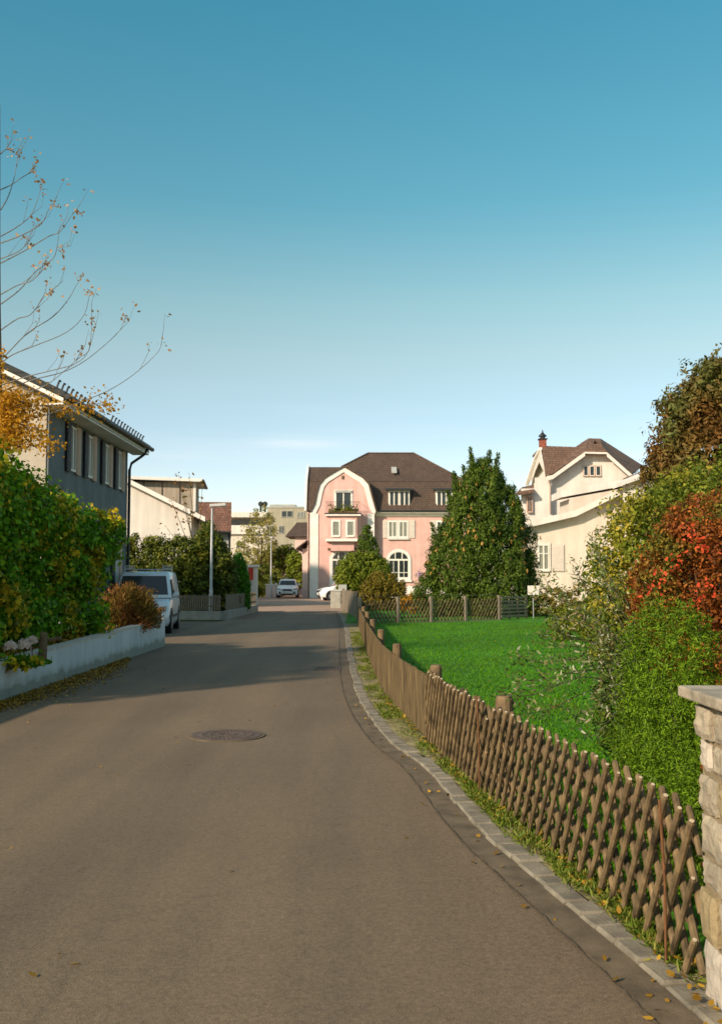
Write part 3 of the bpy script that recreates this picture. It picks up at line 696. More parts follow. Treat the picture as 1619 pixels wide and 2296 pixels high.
# ------------------------------------------------------------------ wooden screen + cabinet at the road bend
t = thing('board_screen', 'tall grey weathered board screen at the road bend past the slat fence', 'fence', (0, 0, 0))
mb = MB(); p0, p1 = G(799, 1386), Vector((-1.0, 52.5, 0)); n = 46; rr = random.Random(2)
for k in range(n):
    a, b_ = p0.lerp(p1, k/n), p0.lerp(p1, (k+.95)/n); h = 1.10-.05*(k/n) + rr.uniform(-.01, .01)
    mb.slab([(a.x, a.y, h), (b_.x, b_.y, h), (b_.x+.03, b_.y, h), (a.x+.03, a.y, h)], h-.02)
mb.build('boards', M['greywood'], t)
for k in (0.02, .5, .98):
    a = p0.lerp(p1, k); b = MB(); b.box(a.x+.035, a.x+.12, a.y-.05, a.y+.05, 0, 1.13); b.build('post', M['postwood'], t)
c = G(753, 1364); t = thing('utility_cabinet', 'pale concrete utility cabinet standing where the road meets the brick paving', 'cabinet', (c.x, c.y+.3, 0))
b = MB(); b.box(-.29, .29, -.22, .22, 0, .96); b.build('body', M['concrete'], t, bevel=.015)
b = MB(); b.box(-.33, .33, -.26, .26, .965, 1.03); b.build('lid', M['lamphead'], t, bevel=.01)
b = MB(); b.box(-.05, .24, -.235, -.221, .12, .85); b.build('door', M['concrete'], t)
b = MB(); b.box(.18, .21, -.25, -.236, .5, .56); b.build('handle', M['blackplastic'], t)
t = thing('mailbox', 'grey blue metal mailbox standing just behind the pale utility cabinet', 'mailbox', (c.x+.35, c.y+1.6, 0))
b = MB(); b.tube([(0, 0, 0), (0, 0, .95)], .03, 8); b.build('post', M['lamp'], t)
b = MB(); b.box(-.24, .24, -.16, .16, .955, 1.3); b.build('box', M['greyrender'], t, bevel=.03)
# small sign post behind the far fence and by the car
c = P(1195, 1324, 41); t = thing('sign_board', 'small blank white board on a post beside the big conifer', 'sign', (c.x, 41, 0))
b = MB(); b.tube([(0, 0.03, 0), (0, 0.03, c.z)], .025, 8); b.build('post', M['lamp'], t)
b = MB(); b.box(-.23, .23, -.015, .0, c.z-.18, c.z+.2); b.build('board', M['creamwhite'], t)
c = P(724, 1335, 80); t = thing('marker_post', 'short red and white marker post in front of the white car wheel', 'bollard', (c.x, 79, 0))
b = MB(); b.tube([(0, 0, 0), (0, 0, .4)], .09, 10); b.build('base', M['carwhite'], t)
b = MB(); b.tube([(0, 0, .402), (0, 0, .75)], .09, 10); b.build('top', M['redpaint'], t)

# ------------------------------------------------------------------ left house
c0 = Vector((-8.04, 25.5, 0)); c1 = Vector((-8.07, 34.3, 0)); ang = math.atan2(c1.x-c0.x, c1.y-c0.y)
t = thing('house', 'dark grey shaded house with wide pale eaves behind the large vine bush', 'house', c0, -ang)
LH, W, ZE, tp = (c1-c0).length, 8.6, 6.36, math.tan(R(25.5))
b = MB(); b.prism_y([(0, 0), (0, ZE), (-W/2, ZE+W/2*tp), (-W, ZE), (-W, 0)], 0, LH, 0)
b.build('wall', M['shaderender'], t)
b = MB(); b.prism_y([(-.06, 0.0), (-.06, ZE-.05), (-W/2, ZE+W/2*tp-.1), (-W+.05, ZE-.05), (-W+.05, 0)], -.03, -.004); b.build('gable_lit_render', M['litgable'], t)
ov, th = .62, .10; gv = .8
b = MB()
for sgn in (1, -1):
    xo = ov if sgn == 1 else -W-ov
    zz = ZE - ov*tp + .12; zr2 = ZE + W/2*tp + .12
    b.slab([(xo, -gv, zz+.16), (xo, LH+gv, zz+.16), (-W/2, LH+gv, zr2+.16), (-W/2, -gv, zr2+.16)] if sgn == 1 else
           [(-W/2, -gv, zr2+.16), (-W/2, LH+gv, zr2+.16), (xo, LH+gv, zz+.16), (xo, -gv, zz+.16)], .17)
b.build('roof', M['roofdark'], t)
b = MB()
zz = ZE - ov*tp + .12; zr2 = ZE + W/2*tp + .12
b.slab([(ov-.04, -gv+.03, zz-.015), (ov-.04, LH+gv-.03, zz-.015), (-W/2, LH+gv-.03, zr2-.015), (-W/2, -gv+.03, zr2-.015)], .10)
b.slab([(-W/2, -gv+.03, zr2-.015), (-W/2, LH+gv-.03, zr2-.015), (-W-ov+.04, LH+gv-.03, zz-.015), (-W-ov+.04, -gv+.03, zz-.015)], .10)
b.build('soffit', M['trim'], t)
b = MB(); b.box(.0, ov-.05, -gv+.05, LH+gv-.05, zz-.18, zz-.13); b.build('eave_board', M['trim'], t)
b = MB(); b.tube([(ov+.06, -gv, zz+.02), (ov+.06, LH+gv, zz+.02)], .075, 8); b.build('gutter', M['gutterpipe'], t)
b = MB(); b.tube([(ov+.05, LH+.15, zz), (ov-.1, LH+.12, zz-.25), (.12, LH+.05, zz-.55), (.07, LH-.02, zz-.8), (.07, LH-.02, .0)], .05, 8); b.build('downpipe', M['gutterpipe'], t)
for k in range(26):
    y = -gv+.3+k*(LH+2*gv-.5)/25; x = ov-.25; z = zz+.16+(.25)*tp
    if k in (9, 10, 11, 12, 13): continue
    b = MB(); b.tube([(x-.05, y, z), (x+.0, y, z+.14), (x+.03, y, z+.2), (x+.02, y+.1, z+.2)], .028, 5); b.build('snow_guard', M['gutterpipe'], t)
RX = Matrix.Rotation(math.pi/2, 4, 'Z')
for k, yv in enumerate((2.2, 3.95, 5.9, 7.6)):
    window(t, T((.0, yv-.42, 4.62)) @ RX, .60, 1.25, 'two', 'winframe')
    for m_, yy_, mm in ((0, yv-.80, 'shutterd'), (1, yv+.16, 'shutterb')):
        shutter(t, T((.0, yy_, 4.57)) @ RX, .38, 1.35, mm)
for k, yv in enumerate((4.6, 7.4)):
    window(t, T((.0, yv-.42, 1.5)) @ RX, .55, 1.35, 'two', 'winframe')
    shutter(t, T((.0, yv-.80, 1.45)) @ RX, .36, 1.45, 'shutterd'); shutter(t, T((.0, yv+.16, 1.45)) @ RX, .36, 1.45, 'shutterb')
window(t, T((-3.4, -.035, 4.0)), 1.0, 1.2, 'two', 'winframe')

# ------------------------------------------------------------------ white house with shed dormer
D = 55; t = thing('house', 'white house with long sloping roof and plank clad shed dormer', 'house', (0, D, 0))
L_ = lambda u, v, dy=0: (P(u, v, D+dy).x, P(u, v, D+dy).z)
xr, zr_ = L_(430, 1150); xa, za = L_(284, 1078); xe, ze = L_(460, 1166); sl = (za-ze)/(xe-xa)
zw = ze+(xe-xr)*sl
xl = xr-6.5; zl = zw+(xr-xl)*sl
b = MB(); b.prism_y([(xr, 0), (xr, zw-.1), (xl, zl-.1), (xl-6.5, zw-.1), (xl-6.5, 0)], 0, 9); b.build('wall', M['creamwhite'], t)
b = MB(); b.slab([(xe, -.6, ze+.1), (xe, 9.6, ze+.1), (xl, 9.6, zl+(xe-xr)*0+.1), (xl, -.6, zl+.1)], .2); b.slab([(xl, -.6, zl+.1), (xl, 9.6, zl+.1), (xl-7.3, 9.6, zw-.4), (xl-7.3, -.6, zw-.4)], .2); b.build('roof', M['roofbrownY'], t)
b = MB(); b.slab([(xe+.03, -.63, ze+.14), (xe+.03, -.52, ze+.14), (xl, -.52, zl+.14), (xl, -.63, zl+.14)], .26); b.build('verge_board', M['trim'], t)
dx0 = -9.25; zt_ = L_(450, 1075)[1]
b = MB(); b.prism_y([(dx0, ze+(xe-dx0)*sl), (dx0, zt_), (xe-(zt_-ze)/sl-.05, zt_)], 1.6, 5.6); b.build('dormer', M['plank'], t)
b = MB(); b.slab([(dx0+.4, 1.1, zt_+.16), (dx0+.4, 6, zt_+.16), (xl+1.4, 6, zt_+.3), (xl+1.4, 1.1, zt_+.3)], .17); b.build('dormer_roof', M['trim'], t)
b = MB(); b.tube([(dx0+.45, 1.1, zt_+.05), (dx0+.45, 6, zt_+.05)], .08, 8); b.build('gutter', M['gutterpipe'], t)
b = MB(); b.box(dx0-.12, dx0+.02, 1.56, 1.6, ze+.6, zt_-.02); b.build('corner_board', M['trim'], t)
for k in range(5):
    b = MB(); b.box(dx0-.9-k*1.0, dx0-.86-k*1.0, 1.56, 1.598, ze+(xe-dx0+.9+k)*sl+.15, zt_); b.build('batten', M['bark'], t)

ra_ = R(6.5); t.rotation_euler[2] = ra_; t.location = (xr-xr*math.cos(ra_), D-xr*math.sin(ra_), 0)
# ------------------------------------------------------------------ reddish roofed house
D = 74; t = thing('house', 'house with reddish brown tiled roof behind the nearer street lamp', 'house', (0, D, 0))
xr, zt2 = P(531, 1126, D+3).x, P(531, 1126, D+3).z; ze = P(531, 1194, D-.4).z; xw = P(518, 1200, D).x
b = MB(); b.box(xw-8, xw, 0, 7, 0, ze); b.build('wall', M['greyrender'], t)
b = MB(); b.slab([(xw-8.5, -.5, ze+.1), (xr, -.5, ze+.1), (xr, 3, zt2), (xw-8.5, 3, zt2)], .18); b.slab([(xr, 7.5, ze+.1), (xw-8.5, 7.5, ze+.1), (xw-8.5, 3, zt2), (xr, 3, zt2)], .18); b.build('roof', M['roofred'], t)
b = MB(); b.prism_x([(0, ze), (3, zt2-.25), (7, ze)], xw-7.9, xw-.01); b.build('gable', M['greyrender'], t)
b = MB(); b.tube([(xw-8.5, -.6, ze), (xr, -.6, ze)], .09, 8); b.tube([(xw-.1, -.1, ze), (xw-.1, -.1, 0)], .06, 8); b.build('gutter', M['gutterpipe'], t)
window(t, T((xw-1.6, -.01, 2.6)), .8, 1.1, 'two'); window(t, T((xw-3.6, -.01, 2.6)), .8, 1.1, 'two')

ra_ = R(7.5); t.rotation_euler[2] = ra_; t.location = (xr-xr*math.cos(ra_), D-xr*math.sin(ra_), 0)
# ------------------------------------------------------------------ beige apartment block
D = 128; t = thing('apartment_building', 'beige flat roofed apartment block far behind the yellow green tree', 'building', (0, D, 0))
f_ = lambda u, v: (P(u, v, D).x, P(u, v, D).z)
x0, _ = f_(500, 1150); x1, zA = f_(600, 1147); x2, zB = f_(720, 1139)
b = MB(); b.box(x1, x2, 0, 12, 0, zB, 0); b.build('wall', M['beigerender'], t)
zp0, zp1 = f_(560, 1189)[1], f_(560, 1171)[1]
b = MB(); b.box(x0, x1-.01, .1, 12, 0, zp0-.02, 0); b.box(x0, x1-.01, 1.8, 12, zp0, zp1+1.4); b.build('wing', M['cream'], t)
b = MB(); b.box(x0, x1-.02, -.3, .0, zp0-.5, zp1-.4); b.build('balcony_parapet', M['creamwhite'], t)
b = MB(); b.box(x0, x1+.0, -.4, 12, zA-.75, zA-.1); b.build('roof_slab', M['creamwhite'], t)
b = MB(); b.box(x0+.1, x1-.6, 1.7, 1.79, zp0+.3, zA-.9); b.build('balcony_glazing', M['glass'], t)
b = MB(); b.box(x1-.05, x2+.05, -.06, 12.1, zB, zB+.18); b.box(x1+.1, x1+3.5, 2, 8, zB+.19, zB+.6); b.build('roof_edge', M['greyrender'], t)
b = MB()
for ux in (580, 590): xx_ = f_(ux, 1100)[0]; b.tube([(xx_, 3, zA-.2), (xx_, 3, zA+1.3)], .15, 6); b.disc((xx_, 3, zA+1.2), .35, 'y', .1, 12)
b.build('antenna', M['gutterpipe'], t)
for (ua, va, ub, vb, gl) in ((631, 1160, 657, 1145, 'glass'), (605, 1197, 614, 1179, 'glass'), (626, 1196, 637, 1179, 'glass'), (667, 1162, 683, 1148, 'curtain'), (530, 1229, 548, 1213, 'glass')):
    (xa, za), (xb, zb) = f_(ua, va), f_(ub, vb); window(t, T((xa, -.03 if xa > x1 else .06, za)), xb-xa, zb-za, 'two', 'greyrender', gl)
# low brown hipped house left of pink house
D = 104; t = thing('house', 'small house with brown hipped roof just left of the pink house', 'house', (0, D, 0))
xa, zt3 = P(652, 1170, D+2).x, P(652, 1170, D+2).z; xb = xa+6; ze = P(650, 1203, D).z
b = MB(); b.box(xa+.6, xb, 0, 7, 0, ze); b.build('wall', M['pinkpale'], t)
b = MB(); b.add([(xa-.4, -.5, ze), (xb+.5, -.5, ze), (xb+.5, 7.5, ze), (xa-.4, 7.5, ze), (xa+.6, 3, zt3), (xb-.6, 3, zt3)], [(0, 1, 5, 4), (1, 2, 5), (2, 3, 4, 5), (3, 0, 4), (3, 2, 1, 0)]); b.build('roof', M['roofbrown'], t)
window(t, T((xa+1.2, -.01, 1.2)), .9, 1.2, 'two')
# little red roofed shed / garage between trees
D = 98; t = thing('garage', 'low grey garage with dark red pitched roof behind the front facing white car', 'garage', (0, D, 0))
xa, xb = P(590, 1290, D).x, P(648, 1290, D).x; ze = P(620, 1289, D).z; zr3 = P(620, 1268, D).z; xm = (xa+xb)/2+.5
b = MB(); b.box(xa+.4, xb-.2, 0, 5, 0, ze); b.build('wall', M['greyrender'], t)
b = MB(); b.add([(xa-.5, -.4, ze+.35), (xb, -.4, ze), (xb, 5.3, ze), (xa-.5, 5.3, ze+.35), (xm, 1.5, zr3), (xm+1, 3, zr3)], [(0, 1, 4), (1, 2, 5, 4), (2, 3, 5), (3, 0, 4, 5), (3, 2, 1, 0)]); b.build('roof', M['roofred'], t)
b = MB(); b.box(xa+.8, xb-.7, -.03, -.002, .05, ze-.5); b.build('garage_door', M['greyrender'], t)
D = 110; t = thing('house', 'small far house with red roof seen above the low grey garage', 'house', (0, D, 0))
xa, xb = P(600, 1290, D).x, P(640, 1290, D).x; ze = P(620, 1256, D).z
b = MB(); b.box(xa, xb, 0, 5, 0, ze); b.build('wall', M['trim'], t)
b = MB(); b.add([(xa-.4, -.4, ze), (xb+.4, -.4, ze), (xb+.4, 5.4, ze), (xa-.4, 5.4, ze), (xa+.3, 2.5, ze+1.1), (xb-.3, 2.5, ze+1.1)], [(0, 1, 5, 4), (1, 2, 5), (2, 3, 4, 5), (3, 0, 4), (3, 2, 1, 0)]); b.build('roof', M['roofred'], t)
window(t, T((xa+.5, -.01, ze-1.6)), 1.0, .9, 'two')
# small kiosk
D = 62; c = P(561, 1300, D); t = thing('kiosk', 'small white hut with flat roof and red panel behind the bright green thuja', 'hut', (c.x, D, 0))
b = MB(); b.box(-.25, .35, 0, 1.4, 0, 2.35); b.build('wall', M['creamwhite'], t)
b = MB(); b.box(-.5, .45, -.15, 1.6, 2.36, 2.5); b.build('roof', M['trim'], t)
b = MB(); b.box(-.1, .2, -.03, -.002, 1.55, 2.3); b.build('panel', M['redpaint'], t)
# low walls near crossing
D = 86; xa, xb = P(596, 1320, D).x, P(620, 1320, D).x
t = thing('garden_wall', 'low pinkish masonry wall left of the front facing white car', 'wall', (xa, D, 0))
b = MB(); b.box(0, xb-xa, 0, .3, 0, 1.1); b.build('wall', M['pinkpale'], t, bevel=.02)
b = MB(); b.box(-.04, xb-xa+.04, -.04, .34, 1.102, 1.17); b.build('coping', M['trim'], t)

# ------------------------------------------------------------------ pink house
D = 85; ph = thing('house', 'pink villa with curved white trimmed gable and brown mansard roof', 'house', (0, D, 0))
def Q(zx, zy, dy=0):        # reading of the facade: image point -> local x, z at depth D+dy
    p = P(653+zx/3.9862, 979.5+zy/3.9862, D+dy); return p.x, p.z
YG = -.7
ze = Q(900, 668)[1]; xL = Q(150, 600)[0]; xR = 9.7; xGl, xGr = Q(165, 600, YG)[0], Q(745, 600, YG)[0]
b = MB(); b.box(xL+.1, xR, 0, 10.5, 0, ze-.02); b.build('wall', M['pink'], ph)
gp = [(165, 1440), (165, 690), (180, 668), (215, 600), (235, 500), (255, 430), (300, 372), (380, 322), (470, 272), (555, 322), (640, 372), (690, 430), (708, 500), (735, 600), (755, 668), (745, 690), (745, 1440)]
gl = [Q(x, y, YG) for x, y in gp]; gl[0] = (gl[0][0], 0); gl[-1] = (gl[-1][0], 0)
b = MB(); b.prism_y(gl, YG, 3.0); b.build('gable_wing', M['pink'], ph)
ctr = Vector(Q(470, 620, YG)); up = gl[1:-1]
b = MB(); n = len(up)
inner = []
for i, p in enumerate(up):
    p = Vector(p); a_ = Vector(up[max(i-1, 0)]); c_ = Vector(up[min(i+1, n-1)]); tg = (c_-a_).normalized(); nn = Vector((tg.y, -tg.x)); inner.append(p + nn*.42)
for i in range(n-1):
    p, q, r_, s_ = Vector(up[i]), Vector(up[i+1]), inner[i+1], inner[i]
    b.prism_y([tuple(p), tuple(q), tuple(r_), tuple(s_)], YG-.10, YG-.002)
b.build('gable_trim', M['trim'], ph)
b = MB()
for i in range(1, n-2):     # tiled skin over the gable profile
    p, q = Vector(up[i]), Vector(up[i+1]); o1 = (p-ctr).normalized()*.14; o2 = (q-ctr).normalized()*.14
    b.prism_y([tuple(p+o1*.05), tuple(p+o1), tuple(q+o2), tuple(q+o2*.05)], YG-.22, 4.2)
b.build('gable_roof', M['roofbrownY'], ph)
b = MB(); zb_ = Q(0, 690)[1]
b.box(xGl+.02, xGl+.75, YG-.08, YG-.003, 0, zb_-.02); b.build('pilaster', M['trim'], ph)
b = MB(); b.box(xGr-.60, xGr-.02, YG-.08, YG-.003, 0, zb_-.02); b.build('pilaster', M['trim'], ph)
# roofs
zk = Q(900, 402, 1.0)[1]; yk = 1.0
lr = lambda u_, dy: Q(u_, 0, dy)[0]
zr1 = Q(200, 270, 3.4)[1]; zr2 = Q(800, 150, 5.2)[1]
b = MB(); XR = xR+.35
b.add([(xL-.1, -.5, ze+.05), (XR, -.5, ze+.05), (XR-.9, yk, zk), (xL-.1, yk, zk)], [(0, 1, 2, 3)])
b.add([(XR, -.5, ze+.05), (XR, 11, ze+.05), (XR-.9, 9.5, zk), (XR-.9, yk, zk)], [(0, 1, 2, 3)])
b.add([(XR, 11, ze+.05), (xL-.1, 11, ze+.05), (xL-.1, 9.5, zk), (XR-.9, 9.5, zk)], [(0, 1, 2, 3)])
xh0, xh1 = Q(685, 150, 5.2)[0], Q(1095, 150, 5.2)[0]; xh = Q(450, 262, 3.4)[0]
b.add([(xL-.1, yk, zk), (XR-.9, yk, zk), (xh1, 5.2, zr2), (xh0, 5.2, zr2), (xh, 3.4, zr1), (xL-.1, 3.4, zr1)], [(0, 1, 2, 3, 4, 5)])
b.add([(XR-.9, yk, zk), (XR-.9, 9.5, zk), (xh1, 5.3, zr2)], [(0, 1, 2)])
b.add([(XR-.9, 9.5, zk), (xL-.1, 9.5, zk), (xL-.1, 7, zr1), (xh, 7, zr1), (xh0, 5.3, zr2), (xh1, 5.3, zr2)], [(0, 1, 2, 3, 4, 5)])
b.add([(xL-.1, 3.4, zr1), (xh, 3.4, zr1), (xh, 7, zr1), (xL-.1, 7, zr1)], [(0, 1, 2, 3)])
b.add([(xh, 3.4, zr1), (xh0, 5.2, zr2), (xh, 7, zr1)], [(0, 1, 2)])
b.add([(xL-.1, -.5, ze+.05), (xL-.1, yk, zk), (xL-.1, 3.4, zr1), (xL-.1, 7, zr1), (xL-.1, 9.5, zk), (xL-.1, 11, ze+.05)], [(0, 1, 2, 3, 4, 5)])
b.add([(xL-.1, -.5, ze+.04), (XR, -.5, ze+.04), (XR, 11, ze+.04), (xL-.1, 11, ze+.04)], [(3, 2, 1, 0)])
b.build('roof', M['roofbrown'], ph)
b = MB(); b.tube([(xh0, 5.2, zr2+.03), (xh1, 5.2, zr2+.03)], .09, 6); b.tube([(xh1, 5.2, zr2+.03), (XR-.9, yk, zk+.03)], .09, 6); b.tube([(xh0, 5.2, zr2+.03), (xh, 3.4, zr1+.03)], .09, 6); b.tube([(xL, yk, zk+.02), (XR-.9, yk, zk+.02)], .035, 5)
b.build('ridge_tiles', M['roofbrown'], ph)
b = MB(); b.prism_x([(-.5, ze), (-.5, ze-.14), (-.3, ze-.2), (-.12, ze-.42), (.0, ze-.42), (0, ze)], xGr+.03, XR); b.build('cornice', M['trim'], ph)
b = MB(); b.tube([(xGr+.2, -.58, ze+.02), (XR, -.58, ze+.02)], .08, 8); b.build('gutter', M['gutterpipe'], ph)
b = MB(); b.tube([(xGl-.06, YG-.12, ze-.2), (xGl-.06, YG-.12, 0)], .05, 8); b.build('downpipe', M['bark'], ph)
b = MB(); pts_ = [(xL-.16, -.6, ze), (xL-.16, .9, zk+.1), (xL-.16, 3.4, zr1+.1), (xL-.16, 7, zr1+.1)]
for i in range(3): b.tube([pts_[i], pts_[i+1]], .1, 6)
b.build('verge_board', M['trim'], ph)
b = MB(); b.box(xL-.03, xL+.099, .0, 10.5, 0, ze-.03); b.build('side_wall', M['pinkpale'], ph)
# annex left
xn = Q(98, 1100)[0]; zn = Q(100, 1000)[1]
b = MB(); b.box(xn, xL-.04, .3, 8, 0, zn); b.build('annex', M['pinkpale'], ph)
b = MB(); b.slab([(xn-.5, -.3, zn+.05), (xL-.05, -.3, zn+.75), (xL-.05, 8.4, zn+.75), (xn-.5, 8.4, zn+.05)], .12); b.build('annex_roof', M['roofbrownY'], ph)
# plinth
b = MB(); b.box(xGr, xR+.04, -.05, -.002, 0, 1.0); b.build('plinth', M['trim'], ph)
def wq(x0, y0, x1, y1, dy, style, sur=.1, glass='glass', fr='winframe'):
    (xa, za), (xb, zb) = Q(x0, y1, dy), Q(x1, y0, dy)
    return window(ph, T((xa, dy-.03, za)), xb-xa, zb-za, style, fr, glass, sur)
wq(395, 485, 540, 670, YG, 'two', .1); 
(xa, za), (xb, zb) = Q(395, 500, YG), Q(540, 485, YG); b = MB(); b.box(xa, xb, YG-.16, YG-.09, za, zb+.06); b.build('blind_box', M['greyrender'], ph)
# balcony over the bay
(x0, z0), (x1, z1) = Q(305, 706, YG-1.1), Q(622, 682, YG-1.1)
b = MB(); b.box(x0, x1, YG-1.15, YG-.005, z0, z1-.06); b.build('balcony_slab', M['trim'], ph)
b = MB(); b.box(x0-.06, x1+.06, YG-1.2, YG-.005, z1-.058, z1+.02); b.build('balcony_edge', M['gutterpipe'], ph)
b = MB(); zt4 = z1+.95
b.tube([(x0+.05, YG-.1, zt4), (x0+.05, YG-1.1, zt4), (x1-.05, YG-1.1, zt4), (x1-.05, YG-.1, zt4)], .018, 5)
for k in range(30):
    xx_ = x0+.05+(x1-x0-.1)*k/29; b.tube([(xx_, YG-1.1, z1), (xx_, YG-1.1, zt4)], .009, 4)
b.build('railing', M['gutterpipe'], ph)
pf = []
for k in range(420): pf.append((rnd.uniform(x0+.3, x1-.2), YG-1.22+rnd.uniform(-.12, .1), z1+.15+abs(rnd.gauss(0, .14))+(0.35 if rnd.random() < .15 else 0)))
fl = thing('flower_box', 'row of green and reddish balcony plants on the pink villa balcony', 'planter', (0, D, 0))
leaves('foliage', np.array(pf), np.random.default_rng(3).normal(0, 1, (len(pf), 3)), .16, M['L_hedge'], fl, 5)
b = MB(); b.box(x0+.3, x1-.3, YG-1.3, YG-1.13, z1+.02, z1+.2); b.build('trough', M['wooddark'], fl)
# bay
(bx0, bz0), (bx1, bz1) = Q(322, 912, YG-.9), Q(598, 706, YG-.9)
b = MB(); bay = [(bx0, YG-.002), (bx0+.12, YG-.9), (bx1-.1, YG-.9), (bx1+.35, YG-.002)]
def vprism(mb, poly, z0, z1):
    n = len(poly); mb.add([(x, y, z0) for x, y in poly]+[(x, y, z1) for x, y in poly], [tuple(range(n-1, -1, -1)), tuple(range(n, 2*n))]+[(i, (i+1) % n, (i+1) % n+n, i+n) for i in range(n)])
vprism(b, bay, bz0, bz1); b.build('bay', M['pink'], ph)
b = MB(); big = [(bx0-.15, YG-.002), (bx0, YG-1.05), (bx1, YG-1.05), (bx1+.5, YG-.002)]; vprism(b, big, bz0-.2, bz0-.001); b.build('bay_moulding', M['trim'], ph)
b = MB(); vprism(b, [(bx0+.25, YG-.002), (bx0+.3, YG-.6), (bx1-.35, YG-.6), (bx1-.3, YG-.002)], bz0-1.0, bz0-.201); b.build('bay_corbel', M['pink'], ph)
wq(368, 752, 432, 885, YG-.9, 'none', .1, 'curtain'); wq(498, 752, 562, 885, YG-.9, 'none', .1, 'curtain')
# ground floor arched windows
def arch(x0, y0, x1, y1, dy):
    (xa, za), (xb, zb) = Q(x0, y1, dy), Q(x1, y0, dy); w = xb-xa; h = zb-za; spring = h-w*.42; y = dy-.03
    def prof(i_, s_, n=14): return [(xa+i_, za+s_), (xb-i_, za+s_)] + [(xa+w/2+(w/2-i_)*math.cos(th), za+spring+(w*.42-i_)*math.sin(th)) for th in [math.pi*k/n for k in range(n+1)]]
    O_, I_ = prof(-.16, -.16), prof(0.0, 0.0); I2 = prof(.1, .1)
    f = MB(); n = len(O_)
    for i in range(n):
        j = (i+1) % n; f.prism_y([O_[i], O_[j], I_[j], I_[i]], y-.06, y+.02)
    o = f.build('surround', M['trim'], ph)
    f = MB()
    for i in range(n):
        j = (i+1) % n; f.prism_y([I_[i], I_[j], I2[j], I2[i]], y-.045, y+.015)
    zs = za+spring
    f.box(xa+.1, xb-.1, y-.042, y+.012, zs-.09, zs+.06)
    f.box(xa+w/2-.06, xa+w/2+.06, y-.04, y+.01, za+.1, zs-.09)
    for k in (1/3, 2/3): f.box(xa+w*k-.04, xa+w*k+.04, y-.04, y+.01, zs+.06, zb-.12)
    for k in (.25, .75): f.box(xa+w*k-.02, xa+w*k+.02, y-.038, y+.008, za+.1, zs-.09)
    f.box(xa+.1, xb-.1, y-.036, y+.006, za+h*.2, za+h*.2+.05)
    w_ = f.build('window', M['winframe'], ph)
    g_ = MB(); g_.prism_y(prof(.05, .05), y, y+.005); g_.build('pane', M['glass'], w_)
    s_ = MB(); s_.box(xa-.22, xb+.22, y-.16, y+.02, za-.3, za-.165); s_.build('sill', M['trim'], ph)
arch(868, 1020, 1052, 1265, 0); arch(360, 1020, 545, 1300, YG)
b = MB(); (xa, za), (xb, zb) = Q(328, 1010, YG), Q(590, 994, YG); b.box(xa, xb, YG-.35, YG-.003, za, zb); b.build('canopy', M['wooddark'], ph)
# first floor windows with shutters
wq(868, 755, 945, 898, 0, 'two', .07, 'curtain'); wq(962, 755, 1040, 898, 0, 'two', .07, 'curtain')
for (xs, xe_) in ((818, 858), (1052, 1104), (1244, 1290)):
    (xa, za), (xb, zb) = Q(xs, 905, 0), Q(xe_, 745, 0); shutter(ph, T((xa, 0, za)), xb-xa, zb-za, 'shutterw')
wq(1300, 755, 1375, 898, 0, 'two', .07); wq(1392, 755, 1465, 898, 0, 'two', .07)
(xa, za), (xb, zb) = Q(860, 918, 0), Q(1052, 908, 0); b = MB(); b.box(xa, xb, -.2, -.003, za, zb); b.build('sill', M['trim'], ph)
# dormer windows
for (x0, x1) in ((875, 1055), (1298, 1478)):
    (xa, za), (xb, zb) = Q(x0, 622, -.15), Q(x1, 482, -.15)
    b = MB(); b.box(xa-.05, xb+.05, -.14, 1.0, za-.05, zb+.05); b.build('dormer', M['trim'], ph)
    for f0, f1 in ((0.0, .49), (.51, 1.0)): window(ph, T((xa+(xb-xa)*f0, -.17, za)), (xb-xa)*(f1-f0), zb-za, 'two')
    b = MB(); b.slab([(xa-.3, -.55, zb+.12), (xb+.3, -.55, zb+.12), (xb+.3, 1.3, zb+.4), (xa-.3, 1.3, zb+.4)], .12); b.build('dormer_roof', M['roofdark'], ph)
(xa, za), (xb, zb) = Q(895, 325, 2.2), Q(940, 292, 2.6)
b = MB(); b.add([(xa, 2.05, za), (xb, 2.05, za), (xb, 3.0, zb+.15), (xa, 3.0, zb+.15)], [(0, 1, 2, 3)]); sk_ = MB(); sk_.slab([(xa, 1.85, za+.1), (xb, 1.85, za+.1), (xb, 2.7, zb+.25), (xa, 2.7, zb+.25)], .12); o = sk_.build('skylight', M['greyrender'], ph)
(xa, za), (xb, zb) = Q(452, 380, YG), Q(475, 348, YG); b = MB(); b.box(xa, xb, YG-.03, YG-.003, za, zb); b.build('vent', M['bark'], ph)

# ------------------------------------------------------------------ right white house (lower wing, with its upper house)
D = 55; t = thing('house', 'cream house wing with rising roof edge and shuttered window right of the conifer', 'house', (0, D, 0))
f_ = lambda u, v, dy=0: (P(u, v, D+dy).x, P(u, v, D+dy).z)
pr = [f_(1165, 1182), f_(1200, 1176), f_(1286, 1156), f_(1405, 1098), (f_(1405, 1098)[0]+2.4, f_(1405, 1098)[1]+1.45), (f_(1405, 1098)[0]+7.4, f_(1405, 1098)[1]-1.5)]
wl_ = [(pr[0][0]+.6, 0)] + [(pr[0][0]+.6, pr[0][1])] + pr[1:] + [(pr[-1][0], 0)]
b = MB(); b.prism_y(wl_, 0, 9); b.build('wall', M['cream'], t)
b = MB()
for p, q in zip(pr, pr[1:]): b.slab([(p[0], -.5, p[1]+.18), (q[0], -.5, q[1]+.18), (q[0], 9.5, q[1]+.18), (p[0], 9.5, p[1]+.18)], .1)
b.build('roof', M['roofbrown2'], t)
b = MB()
for p, q in zip(pr, pr[1:]): b.slab([(p[0], -.55, p[1]+.26), (q[0], -.55, q[1]+.26), (q[0], -.46, q[1]+.26), (p[0], -.46, p[1]+.26)], .34)
